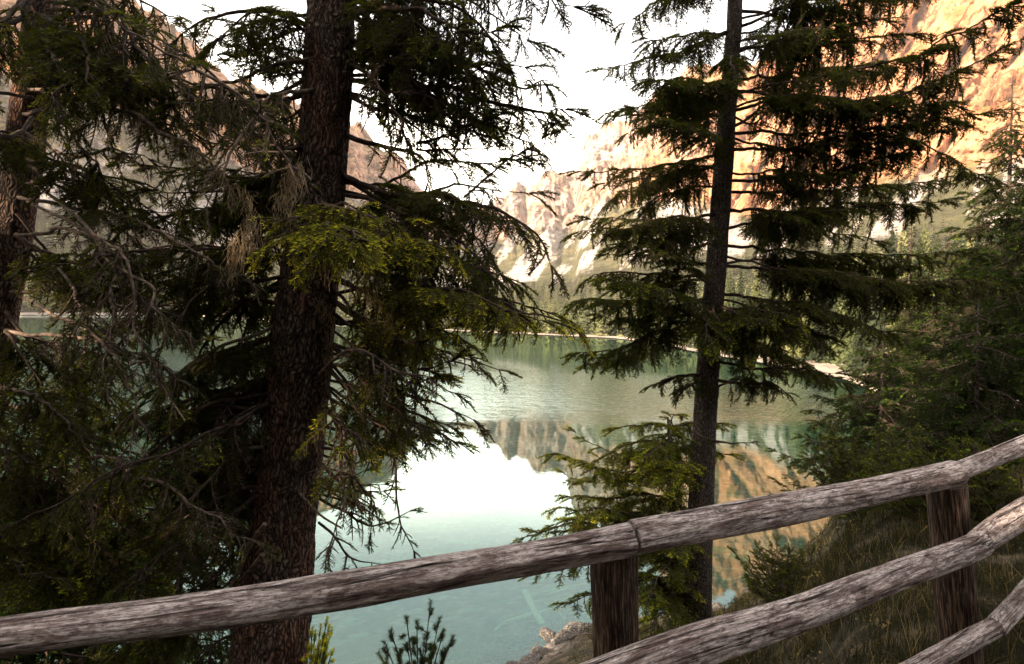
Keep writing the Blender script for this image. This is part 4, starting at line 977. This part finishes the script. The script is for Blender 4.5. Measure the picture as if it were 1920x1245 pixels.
# spruces further along the bank on the right
for k, (px, top, d, rad, lab) in enumerate([
        (1885, 150, 13.0, 2.4, 'tall narrow spruce at the right edge with its tip below the bright cliff'),
        (1770, 430, 15.0, 2.6, 'bushy spruce low on the bank just left of the tall one at the right edge'),
        (1700, 400, 22.0, 1.6, 'distant spruce with a pale thin top seen through the branches on the right'),
        (1660, 610, 12.5, 2.3, 'low dark spruce on the bank above the top rail at the right'),
        (1975, 260, 9.5, 2.6, 'wide dark spruce cut off by the right edge above the fence'),
        (1840, 560, 9.0, 1.9, 'young dense spruce behind the second fence post')]):
    b0 = foot(px, 0, d); spruce(lab, b0, P(px, top, d)[2] - b0[2], rad, 'far', 60 + k, need=M_NEEDF, whorl=.36, side=.6, gap=.075, group='spruces on the bank to the right', fresh=.32, first=.05)
# spruces lower on the bank behind the left branches
for k, (px, top, d, rad, lab) in enumerate([
        (150, 520, 7.5, 2.0, 'dense shaded spruce behind the bare hanging twigs at the left'),
        (340, 700, 8.5, 1.9, 'lower shaded spruce between the left edge and the thick reddish trunk'),
        (-60, 640, 6.0, 2.0, 'dark spruce filling the left edge above the rail')]):
    b0 = foot(px, 0, d); spruce(lab, b0, P(px, top, d)[2] - b0[2], rad, 'far', 80 + k, need=M_NEEDF, whorl=.36, side=.55, gap=.08, group='spruces on the bank to the left', fresh=.35, first=.05)

def bush(label, px, d, h, rad, seed, n=60, style='mid', need=M_NEED, fresh=.35):
    b = foot(px, 0, d); rs = np.random.default_rng(seed); root = tag(empty('mountain_pine_bush', b), label, 'bush', 'low bushes on the grassy bank'); mbs = (MB(), MB())
    for j in range(n):
        a = rs.uniform(0, 6.28); e = rs.uniform(.15, 1.25); l = rad * rs.uniform(.6, 1.1)
        v = np.array([math.cos(a) * math.cos(e), math.sin(a) * math.cos(e), math.sin(e) * h / rad]) * l
        branch(None, [(0, 0, .05), v * .45 + [0, 0, -.05 * rad], v * .8, v + [0, 0, .08 * rad]], r0=.012, style=style, side=.26, gap=.05, start=.35, hang=.05, fresh=fresh, seed=seed + j * 13, mbs=mbs, droop=-.1)
    mbs[0].build('stems', M_TWIG, root); mbs[1].build('foliage', need, root, smooth=False)
bush('dark dwarf pine bush above the top rail left of the second post', 1650, 8.0, 1.25, 1.15, 31)
bush('dwarf pine bush just behind the top rail beside the second post', 1800, 6.2, .85, 1.0, 32)
bush('low sprawling bush at the edge of the bank under the top rail', 1500, 8.5, .7, 1.0, 33, 45)
bush('dark bush cut off by the right edge behind the top rail', 1925, 5.2, .9, .9, 35)

# ------------------------------------------------------------------ fence
fence = tag(empty('log_fence'), 'weathered grey round-log fence with stout posts crossing the foreground', 'fence')
def log(pix, seed, name='rail', m=None, seg=72, endcap=True):
    """pix: (px,py,depth,diameter m) centre line"""
    p = np.array([np.append(P(a, b, d), w / 2 * (.88 if name == 'rail' else 1)) for a, b, d, w in pix])
    L = np.linalg.norm(np.diff(p[:, :3], axis=0), axis=1).sum(); n = max(20, int(L / .010))
    q = spline(p, n)
    def rel(s, a, r):
        x = np.stack([s * 1.6, np.cos(a) * 1.2, np.sin(a) * 1.2], -1)
        y = np.stack([s * 1.4, np.cos(a) * r * 90, np.sin(a) * r * 90], -1)
        c = np.stack([s * .7, np.cos(a) * 2.6 + seed, np.sin(a) * 2.6], -1)
        cr = np.exp(-((vnoise(c, seed + 9) - .5) / .012) ** 2) * sstep(.45, .6, vnoise(np.stack([s * 1.8, a * 0, a * 0], -1), seed + 2))
        ed = np.minimum(s, s.max() - s)
        return (fbm(x, 3, seed) - .5) * .026 + (fbm(y, 3, seed + 3) - .5) * .004 - cr * .008 - .002 * np.exp(-ed / .004)
    mb = MB(); tube(mb, q[:, :3], q[:, 3], seg, relief=rel)
    return mb.build(name, m or M_LOG, fence)
# top row
log([(-420, 1270, 1.30, .108), (0, 1199, 1.36, .104), (330, 1156, 1.47, .104), (640, 1106, 1.58, .106), (1000, 1043, 1.66, .108), (1186, 1010, 1.70, .112)], 1)
log([(1187, 1010, 1.70, .112), (1400, 968, 1.85, .108), (1600, 930, 2.06, .106), (1730, 902, 2.25, .112), (1792, 888, 2.36, .116)], 2)
log([(1778, 890, 2.40, .090), (1850, 862, 2.6, .094), (1960, 818, 2.9, .096), (2200, 730, 3.8, .1)], 3)
# middle row
log([(900, 1372, 1.35, .112), (1100, 1286, 1.45, .112), (1300, 1212, 1.56, .112), (1500, 1150, 1.72, .108), (1700, 1072, 1.95, .100), (1843, 1018, 2.16, .092)], 4)
log([(1838, 1016, 2.17, .100), (1900, 975, 2.34, .112), (2000, 918, 2.6, .11), (2250, 800, 3.4, .11)], 5)
# bottom row
log([(1560, 1345, 1.85, .085), (1700, 1268, 1.98, .085), (1800, 1212, 2.1, .082), (1865, 1177, 2.2, .078)], 6)
log([(1862, 1176, 2.2, .080), (1900, 1135, 2.32, .082), (1980, 1060, 2.6, .085), (2200, 900, 3.3, .085)], 7)
# posts
def post(px, py0, d0, px1, py1, d1, w, seed):
    return log([(px, py0, d0, w), ((px + px1) / 2, (py0 + py1) / 2, (d0 + d1) / 2, w), (px1, py1, d1, w * 1.03)], seed, 'post', M_POST)
post(1152, 1028, 1.80, 1160, 1620, 1.86, .148, 11)
post(1772, 905, 2.44, 1812, 1330, 2.52, .150, 12)
post(-420, 1290, 1.42, -420, 1700, 1.5, .148, 13)

# ------------------------------------------------------------------ grass on the right bank
def m_grass():
    return m_needle('bank_grass', (0.0025, 0.004, 0.001), (0.015, 0.021, 0.004), (0.26, 0.19, 0.07), 0.22)
def grass(n, seed, xr, yr, hl, wd, cond):
    rs = np.random.default_rng(seed); x = rs.uniform(*xr, n); y = rs.uniform(*yr, n)
    x = x + rs.normal(size=n) * .02; k = cond(x, y)
    cl = fbm(np.stack([x * 2.3, y * 2.3, x * 0], -1), 3, seed); k &= cl > .34 + rs.uniform(-.12, .12, n)
    x, y, cl = x[k], y[k], cl[k]; n = len(x); z = ground_z(x, y) - .02
    h = hl * rs.uniform(.35, 1.15, n) * (0.6 + cl); a = rs.uniform(0, 6.28, n); b = rs.uniform(.25, 1.1, n)
    ts = np.array([0, .4, .75, 1.0]); V = []
    dx, dy = np.cos(a), np.sin(a)
    for i, t in enumerate(ts):
        out = h * b * t ** 1.8 * .8; zz = h * (t - .35 * b * t ** 2.5)
        w = wd * (1 - t) ** .6 * rs.uniform(.8, 1.2, n) * .5
        c = np.stack([x + dx * out, y + dy * out, z + zz], -1); s_ = np.stack([-dy * w, dx * w, w * 0], -1)
        V += [c - s_, c + s_] if i < 3 else [c]
    V = np.stack(V, 1); f = np.array([[0, 1, 3], [0, 3, 2], [2, 3, 5], [2, 5, 4], [4, 5, 6]])
    fr = np.clip(rs.normal(.30, .16, n) + 1.1 * (fbm(np.stack([x * 1.3, y * 1.3, x * 0], -1), 3, seed + 3) - .5) + (rs.random(n) < .06) * .7, 0, 1); at = np.zeros((n, 7, 3)); at[..., 0] = fr[:, None] * np.array([.7, .7, .9, .9, 1, 1, 1.15])[None]
    mb = MB(); mb.add(V.reshape(-1, 3), (f[None] + (np.arange(n) * 7)[:, None, None]).reshape(-1, 3), at.reshape(-1, 3)); return mb
gc = lambda x, y: (beyond_fence(x, y) > -.25) & (np.hypot(x, y) < rnear(np.arctan2(x, y)) - .8) & (np.arctan2(x, y) > .12)
gm_ = grass(150000, 5, (.4, 10), (2, 9), .20, .004, gc)
g2 = grass(90000, 6, (2, 24), (5, 24), .24, .008, gc)
gm_.add(np.concatenate(g2.v), np.concatenate(g2.f), np.concatenate(g2.att))
g3 = grass(2500, 9, (.4, 12), (2, 12), .42, .004, gc); g3a = np.concatenate(g3.att); g3a[:, 0] = .55 + .5 * g3a[:, 0]
gm_.add(np.concatenate(g3.v), np.concatenate(g3.f), g3a)
ru = np.random.default_rng(44); nb = 5200
ux = ru.uniform(.4, 18, nb); uy = ru.uniform(1.8, 20, nb); kk = gc(ux, uy) & (fbm(np.stack([ux * 1.6, uy * 1.6, ux * 0], -1), 3, 61) > .5); ux, uy = ux[kk], uy[kk]
LV, LA = [], []
for x_, y_ in zip(ux, uy):
    m_ = ru.integers(12, 30); h_ = ru.uniform(.05, .22); rr_ = ru.uniform(.05, .16); z_ = float(ground_z(x_, y_))
    c_ = np.stack([x_ + ru.normal(size=m_) * rr_ * .6, y_ + ru.normal(size=m_) * rr_ * .6, z_ + ru.uniform(.02, h_, m_)], -1)
    d_ = nrm(np.stack([ru.normal(size=m_), ru.normal(size=m_), ru.uniform(-.3, .7, m_)], -1)); w_ = nrm(np.cross(d_, ru.normal(size=(m_, 3)))); l_ = ru.uniform(.012, .032, (m_, 1)) * (1.6 if y_ > 7 else 1)
    LV.append(np.stack([c_, c_ + d_ * l_ * .5 + w_ * l_ * .28, c_ + d_ * l_, c_ + d_ * l_ * .5 - w_ * l_ * .28], 1).reshape(-1, 3))
    a_ = np.zeros((m_ * 4, 3)); a_[:, 0] = np.repeat(np.clip(ru.normal(.4, .2, m_) + (.35 if ru.random() < .12 else 0), 0, 1), 4); LA.append(a_)
LV = np.concatenate(LV); gm_.add(LV, np.arange(len(LV)).reshape(-1, 4), np.concatenate(LA))
tag(gm_.build('grass', m_grass(), smooth=False), 'long arching half-dry grass and low weeds on the bank behind the right rails', 'grass', kind='stuff')

# ------------------------------------------------------------------ small plants, rocks, sunken wood
def m_rock():
    m, nt, b, o = mat('pale_shore_rock')
    n = noise(nt, coord(nt, (1, 1, 1), 'obj'), 5, 6, .7)
    nt.links.new(ramp(nt, n, [(.38, (.02, .018, .016)), (.5, (.10, .09, .082)), (.64, (.36, .33, .31))]), b.inputs['Base Color']); b.inputs['Roughness'].default_value = .9
    bump(nt, b, n, 1.0, .12); return m
M_ROCK = m_rock()
def rock_mesh(seed):
    mb = MB(); n = 18; th = np.linspace(0, np.pi, n); ph = np.linspace(0, 2 * np.pi, 2 * n, endpoint=False)
    T, Ph = np.meshgrid(th, ph, indexing='ij'); v = np.stack([np.sin(T) * np.cos(Ph), np.sin(T) * np.sin(Ph), np.cos(T)], -1)
    c = 0.72 + .95 * (fbm(v * 1.5 + seed * 3.1, 5, seed, True) - .4); v = v * c[..., None]; v[..., 2] *= .6
    m_ = 2 * n; i0 = np.arange(n - 1)[:, None] * m_ + np.arange(m_)[None]; i1 = np.arange(n - 1)[:, None] * m_ + (np.arange(m_)[None] + 1) % m_
    mb.add(v.reshape(-1, 3), np.stack([i0, i0 + m_, i1 + m_, i1], -1).reshape(-1, 4)); return mb
rsrc = []
rs = np.random.default_rng(77)
for k in range(80):
    px = rs.uniform(960, 1130) if k < 56 else rs.uniform(1330, 1530)
    a = azr(ray(px, 600)); r_ = float(rnear(a)) + rs.uniform(-1.6, 2.2 if k < 56 else .5); x, y = r_ * math.sin(a), r_ * math.cos(a)
    if k < 4: o = rock_mesh(k).build('rock', M_ROCK); rsrc.append(o)
    else: o = rsrc[k % 4].copy(); COL.objects.link(o)
    s_ = rs.uniform(.07, .20) + .16 * rs.random() ** 4; o.location = (x, y, float(ground_z(x, y)) + s_ * .1); o.scale = (s_, s_ * rs.uniform(.7, 1.2), s_ * rs.uniform(.7, 1)); o.rotation_euler = (rs.uniform(-.3, .3), rs.uniform(-.3, .3), rs.uniform(0, 6.28))
    tag(o, 'pale angular rock at the water edge below the first fence post' if k < 56 else 'pale angular rock at the water edge beside the grassy right bank', 'rock', 'rocks at the foot of the bank near the first post' if k < 56 else 'rocks at the foot of the grassy right bank')
M_SUNK = m_twig('sunken_wood', (.55, .55, .42), (.80, .80, .62))
def sunk(pix, r0, z):
    return spline([np.append(on_level(a, b, LAKE - zz)[:2], LAKE - zz) for (a, b), zz in zip(pix, z)], 40), r0
lg = tag(empty('sunken_branch'), 'pale forked dead branch lying under the clear water below the rail', 'branch')
for nm, px_, r0, z in (('stem', [(985, 1112), (1003, 1150), (1030, 1185), (1062, 1215)], .14, (.9, .7, .5, .2)), ('fork', [(1003, 1150), (970, 1160), (945, 1168), (925, 1185)], .07, (.7, .8, .9, 1.0)),
                       ('fork', [(1005, 1152), (1035, 1140), (1060, 1125), (1090, 1118)], .05, (.7, .7, .7, .8)), ('fork', [(1020, 1130), (1050, 1150), (1080, 1190), (1100, 1205)], .03, (.5, .5, .4, .25))):
    mb = MB(); q, rr = sunk(px_, r0, z); tube(mb, q, np.linspace(rr, rr * .35, 40), 10); mb.build(nm, M_SUNK, lg)

def pine_sprig(base, tips, label, need, d, nl=.022, name='young_pine', fresh=.3):
    rs = np.random.default_rng(int(base[0])); root = tag(empty(name), label, 'plant')
    mbw, mbn = MB(), MB()
    for (px, py) in tips:
        p = spline([P(base[0], base[1], d), P((base[0] * .55 + px * .45), (base[1] * .45 + py * .55) + 25, d + rs.uniform(-.08, .08)), P(px, py, d + rs.uniform(-.15, .15))], 20)
        tube(mbw, p, np.linspace(.005, .002, 20), 5, cap=False)
        shoots = [(p[-1], nrm(p[-1] - p[-4]), .055)]
        for j in range(7, 19, 2):
            dr = nrm(nrm(p[j] - p[j - 1]) + rs.normal(size=3) * .55 + [0, 0, .3]); e = p[j] + dr * .05
            tube(mbw, np.array([p[j], (p[j] + e) / 2, e]), .0018, 4, cap=False); shoots.append((e - dr * .015, dr, .035))
        for c, dr, ln in shoots:
            n = 170; u = rs.uniform(0, 1, n); q = c + dr * (u * ln)[:, None] - dr * ln * .4; rd = nrm(np.cross(dr, rs.normal(size=(n, 3))))
            dd_ = nrm(dr * .65 + rd * .85); w = nrm(np.cross(dd_, rs.normal(size=(n, 3)))) * .0008
            V = np.stack([q - w, q + w, q + dd_ * nl * rs.uniform(.7, 1.1, (n, 1))], 1); at = np.zeros((n, 3, 3)); at[..., 0] = np.clip(fresh * u + fresh * .6, 0, 1)[:, None]
            mbn.add(V.reshape(-1, 3), np.arange(3 * n).reshape(-1, 3), at.reshape(-1, 3))
    mbw.build('stems', M_TWIG, root); mbn.build('foliage', need, root, smooth=False)
pine_sprig((785, 1330), [(806, 1140), (763, 1165), (735, 1190), (782, 1175), (822, 1170), (830, 1190), (845, 1205), (725, 1215), (715, 1235), (795, 1205), (765, 1215), (835, 1225), (812, 1225), (745, 1228)],
           'small dark mountain pine with clustered needles poking up at the bottom centre', M_PINE, 2.6, .024)
pine_sprig((578, 1330), [(612, 1168), (600, 1185), (606, 1200), (585, 1188), (616, 1180), (598, 1215), (610, 1225), (620, 1190), (590, 1195), (612, 1210), (580, 1215), (622, 1225), (595, 1230)],
           'bright yellow-green spruce seedling beside the foot of the thick trunk', M_YOUNG, 2.7, .018, 'spruce_seedling', .6)

# ------------------------------------------------------------------ unseen spruces added behind the viewpoint to shade the fence and near trees
src = None
rs = np.random.default_rng(5)
spots = [(-5, -5.5), (-8.6, -2.4), (-13, -9), (-7.5, -9), (-3, -9), (-17, -5), (-21, -12), (-12, -14), (2, -7), (-11, .5), (6, -5), (-6, -13), (9, -9), (0, -13), (5, -12)]
for x, y in spots:
    if src is None:
        src = spruce('tall unseen spruce added behind the viewpoint for shade', (x, y, float(ground_z(x, y)) - .2), 19, 3.2, 'shade', 300, whorl=.6, side=.8, gap=.16, first=.12, group='unseen shade trees added behind the viewpoint', tr=.011)
        continue
    o = src.copy(); COL.objects.link(o); o.location = (x, y, float(ground_z(x, y)) - .2); q = rs.uniform(.8, 1.2); o.scale = (q, q, q); o.rotation_euler = (0, 0, rs.uniform(0, 6.28))
    for ch in src.children:
        c = ch.copy(); COL.objects.link(c); c.parent = o

# ------------------------------------------------------------------ air
hm = bpy.data.materials.new('valley_haze'); hm.use_nodes = True; hn = hm.node_tree; hn.nodes.clear()
ho = hn.nodes.new('ShaderNodeOutputMaterial'); hv = hn.nodes.new('ShaderNodeVolumePrincipled')
hv.inputs['Color'].default_value = (1.0, 0.95, 0.90, 1); hv.inputs['Density'].default_value = 0.00006; hv.inputs['Anisotropy'].default_value = 0.2
hn.links.new(hv.outputs[0], ho.inputs['Volume'])
mb = MB(); hx = 4500.0
vv = np.array([(x, y, z) for x in (-hx, hx) for y in (-hx, hx) for z in (-40.0, 2300.0)])
mb.add(vv, [[0, 1, 3, 2], [4, 6, 7, 5], [0, 4, 5, 1], [2, 3, 7, 6], [0, 2, 6, 4], [1, 5, 7, 3]])
tag(mb.build('haze', hm, smooth=False), 'thin pale haze filling the valley', 'haze', kind='stuff')
S.cycles.volume_bounces = 0

# ------------------------------------------------------------------ sticks on the stony shore below the first post
rs = np.random.default_rng(91)
for k in range(26):
    px = rs.uniform(985, 1140); a = azr(ray(px, 600)); r_ = float(rnear(a)) + rs.uniform(-2.2, -.1); x, y = r_ * math.sin(a), r_ * math.cos(a)
    an = rs.uniform(0, 3.14); l = rs.uniform(.3, .9); q = []
    for t in np.linspace(-.5, .5, 8):
        xx, yy = x + math.cos(an) * l * t, y + math.sin(an) * l * t + .06 * math.sin(t * 5 + k); q.append([xx, yy, float(ground_z(xx, yy)) + .06 + .05 * t])
    mb = MB(); tube(mb, q, np.linspace(.016, .006, 8) * rs.uniform(.6, 1.3), 6)
    tag(mb.build('stick', M_DEAD), 'thin dead stick lying on the stony shore below the first post', 'stick', 'dead sticks on the stony shore')
